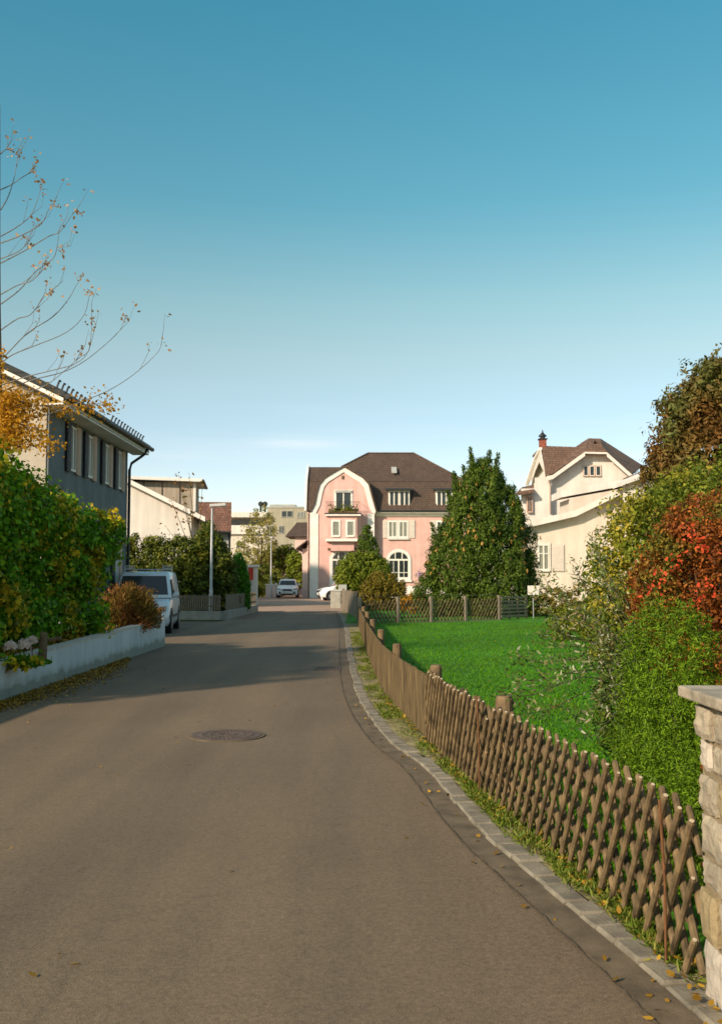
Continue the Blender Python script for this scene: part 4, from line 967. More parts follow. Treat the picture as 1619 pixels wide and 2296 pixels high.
b.build('verge_board', M['creamwhite'], t)
(xa, za), (xb, zb) = f_(1206, 1278), f_(1230, 1221); window(t, T((xa, -.03, za)), xb-xa, zb-za, 'cross', 'winframe', 'curtain', .09, 'creamwhite')
(xa, za), (xb, zb) = f_(1237, 1281), f_(1263, 1221); shutter(t, T((xa, 0, za)), xb-xa, zb-za, 'shutterw')
# stepped porch roof
b = MB(); yy0 = 1.5; pa, pb = f_(1258, 1104, yy0), f_(1410, 1072, yy0); b.slab([(pa[0], yy0, pa[1]+.1), (pb[0]+2, yy0, pb[1]+.35), (pb[0]+2, yy0+3, pb[1]+.35), (pa[0], yy0+3, pa[1]+.1)], .38); b.build('upper_verge', M['creamwhite'], t)
b = MB(); pc = f_(1280, 1148, yy0); b.prism_y([(pa[0]+.5, pc[1]-.6), (pa[0]+.5, pa[1]-.35), (pb[0]+1.9, pb[1]-.1), (pb[0]+1.9, pc[1])], yy0+.15, yy0+3); b.build('upper_wall', M['cream'], t)

D = 66; uh = thing('house', 'tall white house with brown roof, brick chimney and three small gable windows', 'house', (0, D, 0))
def U(zx, zy, dy=0):
    p = P(1115+zx/3.2117, 939.7+zy/3.2117, D+dy); return (p.x, D*0+dy, p.z)
# cross gable facing the road
gl_ = [U(385, 420), U(640, 242), U(775, 245), U(950, 395)]
b = MB(); b.prism_y([(gl_[0][0], 0), (gl_[0][0], gl_[0][2])] + [(p[0], p[2]) for p in gl_[1:]] + [(gl_[3][0], 0)], 0, 8); b.build('gable_wall', M['creamwhite'], uh)
for zx in (620, 665, 710):
    a_, c_ = U(zx-2, 408), U(zx+30, 338); window(uh, T((a_[0], -.03, a_[2])), c_[0]-a_[0], c_[2]-a_[2], 'none', 'winframe', 'glass', .05, 'shutterb')
# left gable wall facing the sun
A_, B_ = U(250, 250, 6.5), U(375, 430, 0)
wl2 = [U(245, 700, 7), U(245, 400, 7), U(270, 300, 5), U(318, 260, 3.5), U(360, 420, .2), U(385, 440, .05), U(385, 720, .05)]
b = MB(); n = len(wl2); b.add([(p[0], p[1], max(0, p[2])) for p in wl2] + [(p[0]+.3, p[1]+.1, p[2]) for p in wl2], [tuple(range(n)), tuple(range(2*n-1, n-1, -1))]+[(i, i+n, (i+1) % n+n, (i+1) % n) for i in range(n)])
b.box(U(245, 700, 7)[0]+.3, gl_[0][0], .1, 8, 0, U(0, 690)[2]); b.build('side_wall', M['creamwhite'], uh)
# roof surfaces
b = MB()
rl, rr_, rp1, rp2 = U(318, 192, 4), U(560, 200, 4), U(655, 138, 5.5), U(742, 140, 5.5)
b.slab([U(345, 402, -.6), U(395, 395, -.6), U(628, 228, -.6), rp1, rr_, rl], .15)
b.slab([U(628, 228, -.6), U(785, 232, -.6), U(745, 178, .8), U(685, 178, .8)], .12)
b.slab([U(628, 228, -.6), U(685, 178, .8), U(700, 150, 5.2), rp1], .1)
b.slab([U(785, 232, -.6), U(965, 392, -.6), U(1040, 330, 6), rp2, U(700, 150, 5.2), U(745, 178, .8)], .12)
b.slab([rl, U(250, 262, 7.5), U(270, 250, 8), rr_], .15)
b.slab([rp1, rp2, U(1040, 330, 6), (U(1040, 330, 6)[0], 11, U(1040, 330, 6)[2]), (rp2[0], 8, rp2[2]), (rp1[0], 8, rp1[2])], .1)
b.slab([rl, rr_, rp1, (rp1[0], 9, rl[2]-1.5), (rl[0], 9, rl[2]-1.5)], .1)
b.build('roof', M['roofbrown2'], uh)
b = MB()
def board(p, q, dz=.0, h=.28):
    b.slab([(p[0], p[1]-.08, p[2]+dz), (q[0], q[1]-.08, q[2]+dz), (q[0], q[1], q[2]+dz), (p[0], p[1], p[2]+dz)], h)
board(U(352, 412, -.62), U(395, 403, -.62)); board(U(395, 403, -.62), U(628, 236, -.62)); board(U(628, 236, -.62), U(785, 240, -.62), 0, .12); board(U(785, 240, -.62), U(965, 400, -.62))
b.build('verge_board', M['creamwhite'], uh)
b = MB(); p, q = U(312, 215, 3.6), U(212, 470, 7.5); b.tube([p, ((p[0]+q[0])/2+.05, 5, (p[2]+q[2])/2+.55), q], .16, 5); b.build('side_verge', M['trim'], uh)
b = MB(); a_ = U(262, 252, 6); b.slab([U(312, 205, 3.4), U(345, 395, -.2), U(300, 300, 1.5), U(225, 470, 7)], .1); b.build('side_roof', M['cream'], uh)
# chimney
a_ = U(325, 200, 4.0); cw = .46
b = MB(T((a_[0], 4.0, a_[2]-1.2))); b.box(-cw/2, cw/2, -cw/2, cw/2, 0, 1.2+.5); b.build('chimney', M['brick'], uh)
b = MB(T((a_[0], 4.0, a_[2]+.5))); b.box(-.3, .3, -.3, .3, 0, .08); b.tube([(0, 0, .08), (0, 0, .24)], .19, 8); b.tube([(0, 0, .24), (0, 0, .32), (0, 0, .42), (0, 0, .52), (0, 0, .72)], [.30, .27, .15, .07, .02], 10); b.build('chimney_cap', M['gutterpipe'], uh)
for (zx0, zx1, zy0, zy1, dy) in ((312, 346, 540, 655, .0), (215, 246, 560, 668, -.5)):
    a_, c_ = U(zx0, zy1, dy), U(zx1, zy0, dy); window(uh, T((a_[0], dy-.05, a_[2])), c_[0]-a_[0], c_[2]-a_[2], 'two', 'shutterb', 'glass', .06, 'shutterb')
a_ , c_ = U(176, 690, -.4), U(392, 500, -.4)
b = MB(); b.box(a_[0], c_[0], -.4, -.02, 0, c_[2]); b.box(U(262, 0)[0], c_[0], -.4, -.02, c_[2]+.002, U(0, 425)[2]); b.build('stair_wing', M['creamwhite'], uh)
b = MB(); b.slab([U(125, 538, -1.1), U(262, 515, -1.1), U(262, 470, 1.5), U(175, 490, 1.5)], .15); b.build('wing_roof', M['roofbrown2'], uh)
b = MB(); b.tube([U(368, 450, -.5), U(378, 480, -.5), U(378, 680, -.5)], .05, 6); b.build('downpipe', M['shutterb'], uh)
# small gabled building at far right behind shrubs
D = 47; a_, p_, e_ = P(1462, 1056, D), P(1512, 1031, D), P(1535, 1046, D)
t = thing('house', 'small cream gable with white verge rising above the green shrubs at right', 'house', (p_.x, D, 0))
x0, x1 = a_.x-p_.x, 2.4; zs = lambda x: p_.z-abs(x)*(p_.z-a_.z)/abs(x0)
b = MB(); b.prism_y([(x0+.4, 0), (x0+.4, zs(x0+.4)-.2), (0, p_.z-.2), (x1-.3, zs(x1-.3)-.2), (x1-.3, 0)], 0, 7); b.build('wall', M['cream'], t)
b = MB(); b.slab([(x0, -.5, zs(x0)), (0, -.5, p_.z), (0, 7.5, p_.z), (x0, 7.5, zs(x0))], .18); b.slab([(0, -.5, p_.z), (x1, -.5, zs(x1)), (x1, 7.5, zs(x1)), (0, 7.5, p_.z)], .18); b.build('roof', M['creamwhite'], t)
window(t, T((.1, -.03, p_.z-1.3)), .5, .6, 'two')

# ------------------------------------------------------------------ street lamps
c = P(473, 1380, 43)
t = thing('street_lamp', 'pale grey street lamp with flat head by the slatted fence', 'street lamp', (c.x, 43, 0), 0, 'street lamps along the road')
b = MB(); b.tube([(0, 0, 0), (0, 0, 1.2), (0, 0, 1.25), (.02, 0, 4.72)], [.085, .085, .065, .045], 12); b.build('pole', M['lamp'], t, smooth=True)
b = MB(); b.slab([(-.08, -.13, 4.86), (.62, -.13, 4.9), (.62, .13, 4.9), (-.08, .13, 4.86)], .12); b.build('lamp_head', M['lamphead'], t, bevel=.02)
b = MB(); b.box(.25, .6, -.1, .1, 4.745, 4.775); b.build('diffuser', M['glass'], t)
lamp0 = t
l2 = copy_tree(lamp0); c = P(608, 1300, 86); l2.location = (c.x, 86, 0); l2.scale = (1, 1, 1.08); l2.rotation_euler = (0, 0, R(80)); l2['label'] = 'distant thin street lamp pole in front of the yellow green tree'

# ------------------------------------------------------------------ low picket fence and base wall, left mid
w0, w1, w2 = G(400, 1386), G(497, 1389), G(574, 1371)
def sectw(name, label, p, q, build):
    L = (q-p).length; t = thing(name, label, 'fence' if 'fence' in name else 'wall', (p.x, p.y, 0), math.atan2(q.y-p.y, q.x-p.x)); build(t, L); return t
def pick(t, L):
    b = MB(); b.box(0, L, -.12, .12, -.02, .33); b.build('base_wall', M['concrete'], t, bevel=.01)
    rr = random.Random(5); b = MB(); s = .05
    while s < L-.1: b.box(s, s+.055, -.02, .0, .36, .98+rr.uniform(-.02, .02)); s += .095
    b.build('picket_panel', M['greywood'], t)
    for z in (.5, .85):
        b = MB(); b.box(0, L, .001, .04, z, z+.06); b.build('rail', M['postwood'], t)
sectw('picket_fence', 'grey picket fence on a low concrete base below the dark hedge', w0+Vector((-4, 0, 0)), w1, pick)
sectw('picket_fence', 'short picket fence turning the corner beside the bright green thuja', w1+Vector((.13, .14, 0)), w2, pick)

# ------------------------------------------------------------------ vehicles
def loft(mb, secs, mi=0):
    """secs: list of (y, [(x,z)...]) closed loops mirrored in x"""
    n = len(secs[0][1]); base = len(mb.v); vs = []
    for y, pts in secs:
        for x, z in pts: vs.append((x, y, z))
        for x, z in reversed(pts): vs.append((-x, y, z))
    m = 2*n; fs = []
    for i in range(len(secs)-1):
        for k in range(m):
            fs.append((i*m+k, (i+1)*m+k, (i+1)*m+(k+1) % m, i*m+(k+1) % m))
    fs.append(tuple(range(m))); fs.append(tuple(reversed(range((len(secs)-1)*m, len(secs)*m))))
    mb.add(vs, fs, mi)
def wheel(parent, x, y, r=.33):
    w = MB(); s = 1 if x > 0 else -1
    w.tube([(x-s*.2, y, r), (x-s*.02, y, r), (x, y, r)], [r, r, r*.93], 20); o = w.build('wheel', M['rubber'], parent)
    h = MB(); h.tube([(x-s*.05, y, r), (x+s*.006, y, r)], r*.62, 14); h.build('rim', M['alloy'], o)
def car(label, loc, rz, paintm, kind):
    t = thing('parked_van' if kind == 'van' else 'parked_car', label, 'van' if kind == 'van' else 'car', loc, rz)
    # front is at y=0 facing -y
    if kind == 'van':
        W_, S_ = .91, [(0.0, .35, .62, .80), (.08, .24, .80, .88), (.55, .22, .98, .90), (1.05, .2, 1.05, .91), (2.2, .2, 1.06, .91), (3.6, .2, 1.06, .91), (4.25, .22, 1.06, .90), (4.4, .35, 1.0, .88)]
        Cab = [(1.02, 1.05, 1.06, .86, .85), (1.7, 1.05, 1.78, .86, .70), (2.0, 1.05, 1.86, .87, .72), (3.6, 1.05, 1.88, .87, .74), (4.28, 1.05, 1.80, .86, .74), (4.4, 1.05, 1.1, .85, .85)]
        wy = (.85, 3.6)
    else:
        W_, S_ = .90, [(0.0, .42, .60, .70), (.10, .25, .82, .86), (.6, .22, .98, .89), (1.15, .2, 1.03, .90), (2.2, .2, 1.04, .90), (3.4, .2, 1.05, .90), (4.1, .22, 1.06, .88), (4.3, .4, .95, .82)]
        Cab = [(1.05, 1.02, 1.03, .80, .78), (1.75, 1.02, 1.52, .82, .62), (2.2, 1.02, 1.60, .83, .63), (3.2, 1.02, 1.57, .82, .62), (3.9, 1.02, 1.35, .80, .62), (4.2, 1.02, 1.06, .78, .7)]
        wy = (.85, 3.45)
    b = MB(); loft(b, [(y, [(w*.93, z0), (w, z0+.14), (w, (z0+z1)/2), (w*.985, z1-.08), (w*.9, z1)]) for y, z0, z1, w in S_])
    body = b.build('body', paintm, t, smooth=True)
    b = MB(); loft(b, [(y, [(wb, z0), (wb-.02, z0+(z1-z0)*.3), (wt+.03, z1-.05), (wt-.06, z1)]) for y, z0, z1, wb, wt in Cab]); b.build('cabin', paintm, t, smooth=True)
    # glass
    (ya, za, zb, wa, ww), (yb, _, zd, wb2, wt2) = Cab[0], Cab[1]
    o_ = .012
    b = MB(); b.add([(-wa+.08, ya+.07-o_, zb+.06), (wa-.08, ya+.07-o_, zb+.06), (wt2-.04, yb-.06-o_, zd-.05), (-wt2+.04, yb-.06-o_, zd-.05)], [(0, 1, 2, 3)])
    b.add([(-wa+.08, ya+.10, zb+.05), (wa-.08, ya+.10, zb+.05), (wt2-.04, yb-.03, zd-.06), (-wt2+.04, yb-.03, zd-.06)], [(3, 2, 1, 0)]); b.build('windshield', M['glass'], t)
    top = zd-.12
    for sx_ in (-1, 1):
        for (y0, y1, y2, y3) in (((1.35, 1.78, 2.30, 2.35),) if kind == 'van' else ((1.45, 1.85, 2.35, 2.40), (2.46, 2.46, 3.1, 3.3))):
            zt5 = (1.62 if kind == 'van' else 1.45); b = MB(); wz = lambda z: (Cab[2][3]-.02+((Cab[2][4]+.03)-(Cab[2][3]-.02))*((z-1.2)/(zt5+.1-1.2)) if z > 1.2 else Cab[2][3]-.01)
            p = [(y0, 1.12), (y1, zt5), (y2, zt5), (y3, 1.12)]
            vs = [(sx_*(wz(z)+.022), y, z) for y, z in p]+[(sx_*(wz(z)-.05), y, z) for y, z in p]
            b.add(vs, [(0, 1, 2, 3), (7, 6, 5, 4), (0, 4, 5, 1), (1, 5, 6, 2), (2, 6, 7, 3), (3, 7, 4, 0)]); b.build('side_window', M['glass'], t)
        b = MB(); b.tube([(sx_*.88, 1.42, 1.10), (sx_*1.0, 1.38, 1.16), (sx_*1.08, 1.38, 1.18)], [.03, .10, .07], 8); b.build('mirror', paintm, t, smooth=True)
        b = MB(); hx = sx_*.62; b.prism_y([(hx-.2*sx_*1, .66), (hx+.2*sx_, .70), (hx+.2*sx_, .84), (hx-.16*sx_, .76)] if sx_ > 0 else [(hx+.2, .66), (hx+.16, .76), (hx-.2, .84), (hx-.2, .70)], -.0, .3); b.build('headlight', M['alloy'], t)
        b = MB(); b.disc((sx_*.6, .03, .42), .09, 'y', .1, 12); b.build('fog_light', M['blackplastic'], t)
        b = MB(); b.box(min(sx_*.8, sx_*.72), max(sx_*.8, sx_*.72), S_[-1][0]-.02, S_[-1][0]+.02, .8, 1.05); b.build('tail_light', M['redpaint'], t)
        for y in wy:
            a = MB(); a.disc((sx_*(W_-.06), y, .36), .41, 'x', .14, 20); a.build('wheel_arch', M['blackplastic'], t); wheel(t, sx_*(W_+.02), y)
    b = MB(); b.prism_y([(-.42, .60), (.42, .60), (.36, .76), (-.36, .76)], -.02, .2); b.build('grille', M['blackplastic'], t)
    b = MB(); b.prism_y([(-.55, .24), (.55, .24), (.42, .42), (-.42, .42)], .02, .3); b.build('air_intake', M['blackplastic'], t)
    b = MB(); b.box(-.26, .26, -.03, -.021, .46, .56); b.build('number_plate', M['creamwhite'], t)
    if kind == 'van':
        b = MB()
        for x in (-.55, .62):
            b.box(x-.12, x+.2, 2.02, 2.05, 1.96, 1.99); b.box(x-.12, x+.2, 2.02, 2.05, 2.03, 2.06); b.box(x-.12, x-.09, 2.02, 2.05, 1.86, 2.06); b.box(x+.17, x+.2, 2.02, 2.05, 1.90, 2.06)
        b.tube([(-.7, 2.03, 1.93), (.8, 2.03, 1.93)], .02, 6); b.build('roof_rack', M['lamp'], t)
        b = MB(); b.box(.905, .925, .3, 4.2, .46, .54); b.build('side_strip', M['blackplastic'], t)
        b = MB(); b.box(-.85, .85, 1.0, 1.04, 1.02, 1.06); b.build('cowl', M['blackplastic'], t)
    return t
c = G(376, 1419)
car('silver white panel van with roof rack bars parked behind the low wall', (c.x-.68, c.y-1.0, 0), R(6), M['vanpaint'], 'van')
c = G(644, 1341); car('white car facing the camera beside the pink villa', (c.x, c.y, 0), R(2), M['carwhite'], 'car')
c = G(709, 1347); car('white car seen from the side behind the pale utility cabinet', (c.x+.1, c.y+.9, 0), R(-78), M['carwhite'], 'car')

# ------------------------------------------------------------------ plants: left
hb = (0, 0)
def rel(x, y): return (x, y, 0)
E = []
for y, hgt, xin in ((12.4, 3.6, -5.2), (13.8, 3.85, -5.25), (15.2, 3.7, -5.25), (16.6, 3.45, -5.25), (17.9, 3.25, -5.2), (18.9, 3.1, -5.15), (19.4, 2.6, -5.0)):
    for zz_, rz_ in ((hgt*.28, hgt*.33), (hgt*.68, hgt*.34)):
        E.append((xin-1.0, y, zz_+.15, 1.1, 1.0, rz_))
E += [(-5.3, 19.9, 2.5, .65, .6, .5), (-6.9, 15.5, 3.6, 1.0, 1.6, .6), (-7.3, 13.5, 2.0, 1.2, 2.5, 1.6)]
base = Vector((-6.3, 16, 0)); E = [(e[0]-base.x, e[1]-base.y, e[2], e[3], e[4], e[5]) for e in E]
vine = thing('vine_bush', 'huge dark green vine bush with yellow leaf patches above the low white wall', 'bush', base)
C_, O_ = ell_clumps(E, 2600, 31, .5, .25); pts, nr = clumped(C_, O_, 46, .2, 31); keep = pts[:, 2] > .44
pts, nr = pts[keep], nr[keep]
leaves('foliage', pts, nr, .078, M['L_vine'], vine, 31, .8, jit=.6, droop=.5)
b = MB(); rr = random.Random(8)
for k in range(14):
    y = rr.uniform(-4, 3); x = rr.uniform(-.6, .9); b.tube([(x, y, .3), (x+rr.uniform(-.2, .2), y+rr.uniform(-.2, .2), 1.4), (x+rr.uniform(-.4, .4), y+rr.uniform(-.4, .4), 2.8)], [.05, .035, .015], 6)
b.build('stem', M['bark'], vine)
c = P(97, 1450, 14.9)
t = thing('wooden_post', 'short brown wooden post stub standing at the wall under the vine bush', 'post', (c.x, 14.9, .40))
b = MB(); b.tube([(0, 0, 0), (0.01, 0, .42), (0.01, 0, .45)], [.062, .058, .045], 10); b.build('post', M['postwood'], t)
b = MB(); b.tube([(-.2, .06, .30), (.25, .06, .36)], .03, 6); b.build('crosspiece', M['postwood'], t)
for i, (u, v, r) in enumerate(((25, 1450, .085), (55, 1447, .095), (74, 1436, .055))):
    p = P(u, v, 13.6+.2*i); t = thing('hydrangea', 'pale pink round hydrangea head at the wall top, %s of three' % ('leftmost', 'middle and largest', 'rightmost and smallest')[i], 'flower', (p.x, p.y, .45), 0, 'hydrangea heads above the low wall')
    q = np.random.default_rng(i).normal(0, 1, (260, 3)); q /= np.linalg.norm(q, axis=1, keepdims=True); q[:, 2] = np.abs(q[:, 2])*1.0-.25
    leaves('bloom', q*r+np.array([0, 0, p.z-.45]), q, .04, M['L_flower'], t, i, .9, jit=.3)
    b = MB(); b.tube([(0, 0, 0), (0, 0, p.z-.47)], .008, 5); b.build('stem', M['bark'], t)
    q = np.random.default_rng(i+9).normal(0, .12, (60, 3)); q[:, 2] = np.abs(q[:, 2])*.6; leaves('foliage', q, q, .11, M['L_vine'], t, i, .6)
# low plants along the bed edge
q = []
for k in range(2600): q.append((LX-.25-abs(rnd.gauss(0, .3)), rnd.uniform(10, 24), .42+abs(rnd.gauss(0, .09))))
q = np.array(q); o = leaves('bed_plants', q, np.random.default_rng(1).normal(0, 1, q.shape), .09, M['L_litter'], None, 6, .6); setp(o, 'low yellow brown ground cover along the top of the white wall', 'ground cover', kind='stuff')
# russet grass shrub over the wall end
c = P(288, 1385, 22.6)
t = thing('russet_shrub', 'rounded russet and green shrub spilling over the end of the low wall', 'shrub', (c.x, 22.4, .4))
rg2 = np.random.default_rng(4); N = 15000
th = rg2.uniform(0, 2*math.pi, N); el = np.arccos(rg2.uniform(-.25, 1, N)); d = np.stack([np.sin(el)*np.cos(th), np.sin(el)*np.sin(th), np.cos(el)], 1)
rad = rg2.uniform(.2, 1.0, (N, 1))*(1+.12*np.sin(5*th+3*el))[:, None]; pp = d*rad*np.array([.66, .75, .78])+np.array([.02, 0, .30])
pp = pp[pp[:, 2] > -.15]; d = d[:len(pp)]
leaves('foliage', pp, rg2.normal(0, 1, pp.shape), .10, M['L_redgrass'], t, 4, .22, along=(pp-np.array([0, 0, -.2]))*1.5, jit=.4)
b = MB()
for k in range(20):
    a = rnd.uniform(0, 6.28); b.tube([(0, 0, 0), (.35*math.cos(a), .35*math.sin(a), .6)], [.015, .005], 4)
b.build('stem', M['twig'], t)
shrub('berry_shrub', 'small red leaved shrub between the russet shrub and the van', 'shrub', (P(325, 1380, 23.6).x, 23.7, .4), [(0, 0, .5, .38, .4, .5)], 60, 26, .12, .055, M['L_redgrass'], 41)

# bare tree at left edge
TY = 17.0; c = P(-3, 840, TY); tr = thing('bare_tree', 'tall nearly bare tree with upswept twigs and yellow leaves at the left edge', 'tree', (c.x, TY, .4))
loc0 = Vector((c.x, TY, .4)); lp = lambda u, v, dy: P(u, v, TY+dy)-loc0
b = MB(); b.tube([(0, 0, -.1), (0.02, 0, 2), lp(0, 850, 0), lp(-1, 700, 0), lp(-1, 520, 0), lp(0, 400, 0), lp(1, 235, 0)], [.09, .07, .045, .03, .022, .015, .006], 8); b.build('trunk', M['bark'], tr)
BR = [[(3, 425), (25, 415), (55, 395), (75, 385)], [(3, 530), (45, 505), (75, 475), (95, 415)], [(3, 545), (55, 525), (95, 500), (110, 470), (125, 460)],
      [(3, 590), (60, 560), (110, 530), (135, 520), (160, 485), (172, 473)], [(3, 580), (40, 565), (65, 545)], [(3, 682), (45, 650), (80, 610), (120, 580), (130, 555), (142, 565)],
      [(3, 740), (40, 715), (70, 705), (100, 665), (115, 655)], [(0, 810), (20, 790), (65, 745), (120, 710), (155, 670), (172, 640), (183, 625)],
      [(3, 815), (30, 795), (80, 775), (150, 745), (190, 705), (203, 650)], [(0, 865), (60, 845), (120, 830), (170, 815), (200, 785), (207, 720)],
      [(0, 880), (70, 853), (140, 835), (190, 810), (240, 770), (270, 740), (280, 715)], [(0, 950), (90, 935), (185, 900), (245, 875), (300, 840), (352, 793), (363, 770)],
      [(0, 900), (90, 870), (130, 845), (180, 800)], [(0, 870), (60, 905), (150, 912), (245, 908)], [(0, 900), (60, 955), (112, 1000)], [(3, 470), (20, 440), (35, 390), (40, 350)],
      [(3, 660), (40, 640), (75, 628), (110, 590)], [(3, 345), (15, 335), (30, 340)]]
BR += [[(-6-u*.9, v+14) for u, v in br] for br in BR[::2] if br[0][1] < 870]
rr = random.Random(77); lpts, dpts = [], []
b = MB()
for i, br in enumerate(BR):
    dyt = rr.uniform(-1.2, 1.0); n = len(br); low = i in (13, 14, 12, 11)
    pts_ = [lp(u, v, dyt*k/(n-1)) for k, (u, v) in enumerate(br)]
    pts_ = cat([Vector(p) for p in pts_], 4); m = len(pts_)
    b.tube(pts_, [.009*(1-k/m)+.0028 for k in range(m)], 5)
    for k in range(rr.randint(2, 4)):
        j = rr.randint(m//4, m-2); p = pts_[j]; d = (pts_[j+1]-pts_[j]).normalized(); L = rr.uniform(.25, .6)
        q1 = p+d*L*.5+Vector((rr.uniform(-.05, .15), 0, rr.uniform(.05, .2))); q2 = q1+Vector((rr.uniform(0, .12), rr.uniform(-.1, .1), L*.5))
        b.tube([p, q1, q2], [.005, .004, .002], 4)
        for z_ in range(3): dpts.append(q2+Vector((rr.gauss(0, .04), rr.gauss(0, .04), rr.gauss(0, .04))))
    for z_ in range(15 if not low else 6): dpts.append(pts_[-1]+Vector((rr.gauss(0, .045), rr.gauss(0, .05), rr.gauss(0, .05))))
    if low or i in (10, 9, 7):
        for k in range(m):
            if low or k < m*.25:
                for z_ in range(60 if i in (13, 14) else 3 if i in (11, 12) and k < m*.5 else 0): lpts.append(pts_[k]+Vector((rr.gauss(0, .12), rr.gauss(0, .2), rr.gauss(0, .10))))
for k in range(2600):       # dense yellow sprays by the trunk
    u = abs(rr.gauss(0, 38)); v = rr.uniform(880, 1010); lpts.append(lp(u, v, rr.uniform(-.5, .5)))
for k in range(90): lpts.append(lp(rr.uniform(0, 12), rr.uniform(775, 860), rr.uniform(-.3, .3)))
b.build('branches', M['twig'], tr)
leaves('crown', np.array(lpts+dpts), np.random.default_rng(3).normal(0, 1, (len(lpts+dpts), 3)), .062, M['L_yellow'], tr, 3, .6, mat2=M['L_dry'], n2=len(dpts))

# hedge behind the picket fence
def hedge(label, ells, base, K, per, cr, size, mat, seed, name='hedge'):
    return shrub(name, label, 'hedge' if name == 'hedge' else 'shrub', base, [(e[0]-base[0], e[1]-base[1], e[2], e[3], e[4], e[5]) for e in ells], K, per, cr, size, mat, seed)
E = []
for k in range(6): x = P(270+k*33, 1300, 43.5).x; E.append((x, 43.5, 1.2, .7, .7, 1.4)); E.append((x, 43.5, 2.5, .6, .6, .95))
hedge('tall dark leafy hedge behind the picket fence and van', E, (E[4][0], 43.5, 0), 900, 34, .24, .12, M['L_hedge'], 51)
E = []
for u, h, r in ((447, 3.2, .75), (468, 4.0, .7), (484, 3.4, .65), (500, 2.9, .55), (455, 2.0, .9), (490, 1.6, .8)):
    x = P(u, 1300, 44.5).x; E.append((x, 44.5, h*.5, r, .8, h*.5)); E.append((x, 44.3, h*.75, r*.7, .6, h*.27))
hedge('tall bushy shrub behind the nearer street lamp', E, (E[4][0], 44.5, 0), 700, 34, .24, .12, M['L_hedge'], 52, 'shrub')
# sparse small tree with red leaves by the white house
c = P(520, 1300, 48); c = P(442, 1330, 46)
t = thing('sapling', 'sparse sapling with few red leaves in front of the white dormer house', 'tree', (c.x, 46, 0)); rr = random.Random(3)
b = MB(); tips = []
for (u1, v1) in ((400, 1062), (384, 1120), (412, 1100), (455, 1080), (372, 1180), (428, 1150), (425, 1060)):
    p = P(u1, v1, 46+rr.uniform(-.5, .5))-Vector((c.x, 46, 0)); b.tube([(0, 0, 0), (.05, 0, 2.2), (p.x*.5, p.y*.5, (2.2+p.z)/2), p], [.05, .035, .018, .006], 5); tips += [p.lerp(Vector((p.x*.5, p.y*.5, (2.2+p.z)/2)), rr.random()**2) for _ in range(16)]
b.build('trunk', M['bark'], t)
leaves('crown', np.array([tp_+Vector((rr.gauss(0, .1), rr.gauss(0, .1), rr.gauss(0, .1))) for tp_ in tips]), np.random.default_rng(7).normal(0, 1, (len(tips), 3)), .16, M['L_redgrass'], t, 7)
def cone_tree(name, label, loc, prof, H, K, per, cr, size, mat, seed, asp=.4, cones=0, upr=.6, wob=.14, spires=0):
    t = thing(name, label, 'tree' if H > 3.5 else 'shrub', loc); rg = np.random.default_rng(seed)
    zz = []; 
    while len(zz) < K:
        z = rg.uniform(0.02, 1)
        if rg.random() < prof(z)/1.0+.08: zz.append(z)
    zz = np.array(zz); th = rg.uniform(0, 2*math.pi, K); pr_ = np.array([prof(z) for z in zz])
    inn = np.where(rg.random(K) < .22, rg.uniform(.2, .8, K), rg.uniform(.84, 1.06, K)); lob = 1+wob*np.sin(th*3+zz*5+seed)+wob*.7*np.sin(th*7-zz*11)
    rad = RB[seed]*pr_*inn*lob; C = np.stack([rad*np.cos(th), rad*np.sin(th), zz*H], 1); O = np.stack([np.cos(th), np.sin(th), .5+0*th], 1)
    if spires:
        e1, e2 = [], []
        for q_ in range(spires):
            a_, z_ = rg.uniform(0, 2*math.pi), rg.uniform(.22, .97)**.8; z_ = min(z_, .965); rr0 = RB[seed]*prof(z_)*rg.uniform(.9, 1.05); hh_ = rg.uniform(.5, 1.0)
            for w_ in range(9):
                f_ = w_/8; e1.append((rr0*math.cos(a_)*(1+.10*f_), rr0*math.sin(a_)*(1+.10*f_), z_*H+hh_*f_)); e2.append((math.cos(a_), math.sin(a_), .4))
        i0 = len(C); C = np.concatenate([C, np.array(e1)]); O = np.concatenate([O, np.array(e2)])
        f9 = np.tile(np.linspace(1, .25, 9), spires); k9 = 26
        p2, n2_ = clumped(np.array(e1), np.array(e2), k9, cr*.75, seed+1, 1.5)
        ctr_ = np.repeat(np.array(e1), k9, 0); p2 = ctr_+(p2-ctr_)*np.repeat(f9, k9)[:, None]
        C, O = C[:i0], O[:i0]; pts, nr = clumped(C, O, per, cr, seed, 1.35); pts = np.concatenate([pts, p2]); nr = np.concatenate([nr, n2_])
    else: pts, nr = clumped(C, O, per, cr, seed, 1.35)
    pts[:, 2] = np.maximum(pts[:, 2], .03)
    al = nr*np.array([.7, .7, .3])+np.array([0, 0, upr]); m2_, nn2 = None, 0
    if cones:
        idx = [i for i in range(K) if inn[i] > .85 and zz[i] > .25 and rad[i] > .1]; ci = rg.choice(idx, cones); cp = C[ci]*np.array([1.10, 1.10, 1.0])
        cp = np.repeat(cp, 7, 0) + rg.normal(0, .014, (cones*7, 3))*np.array([1, 1, 2.5]); pts = np.concatenate([pts, cp]); nr = np.concatenate([nr, np.repeat(O[ci], 7, 0)])
        al = np.concatenate([al, np.tile(np.array([0, 0, -2.0]), (cones*7, 1))]); m2_, nn2 = M['L_cone'], cones*7
    leaves('crown', pts, nr, size, mat, t, seed, asp, jit=.5, along=al, mat2=m2_, n2=nn2)
    b = MB(); b.tube([(0, 0, 0), (0, 0, H*.5), (0, 0, H*.92)], [.05+H*.015, .03+H*.008, .02], 7); b.build('trunk', M['bark'], t)
    return t
RB = {61: 2.5, 62: 1.35, 63: .47, 64: 1.4}
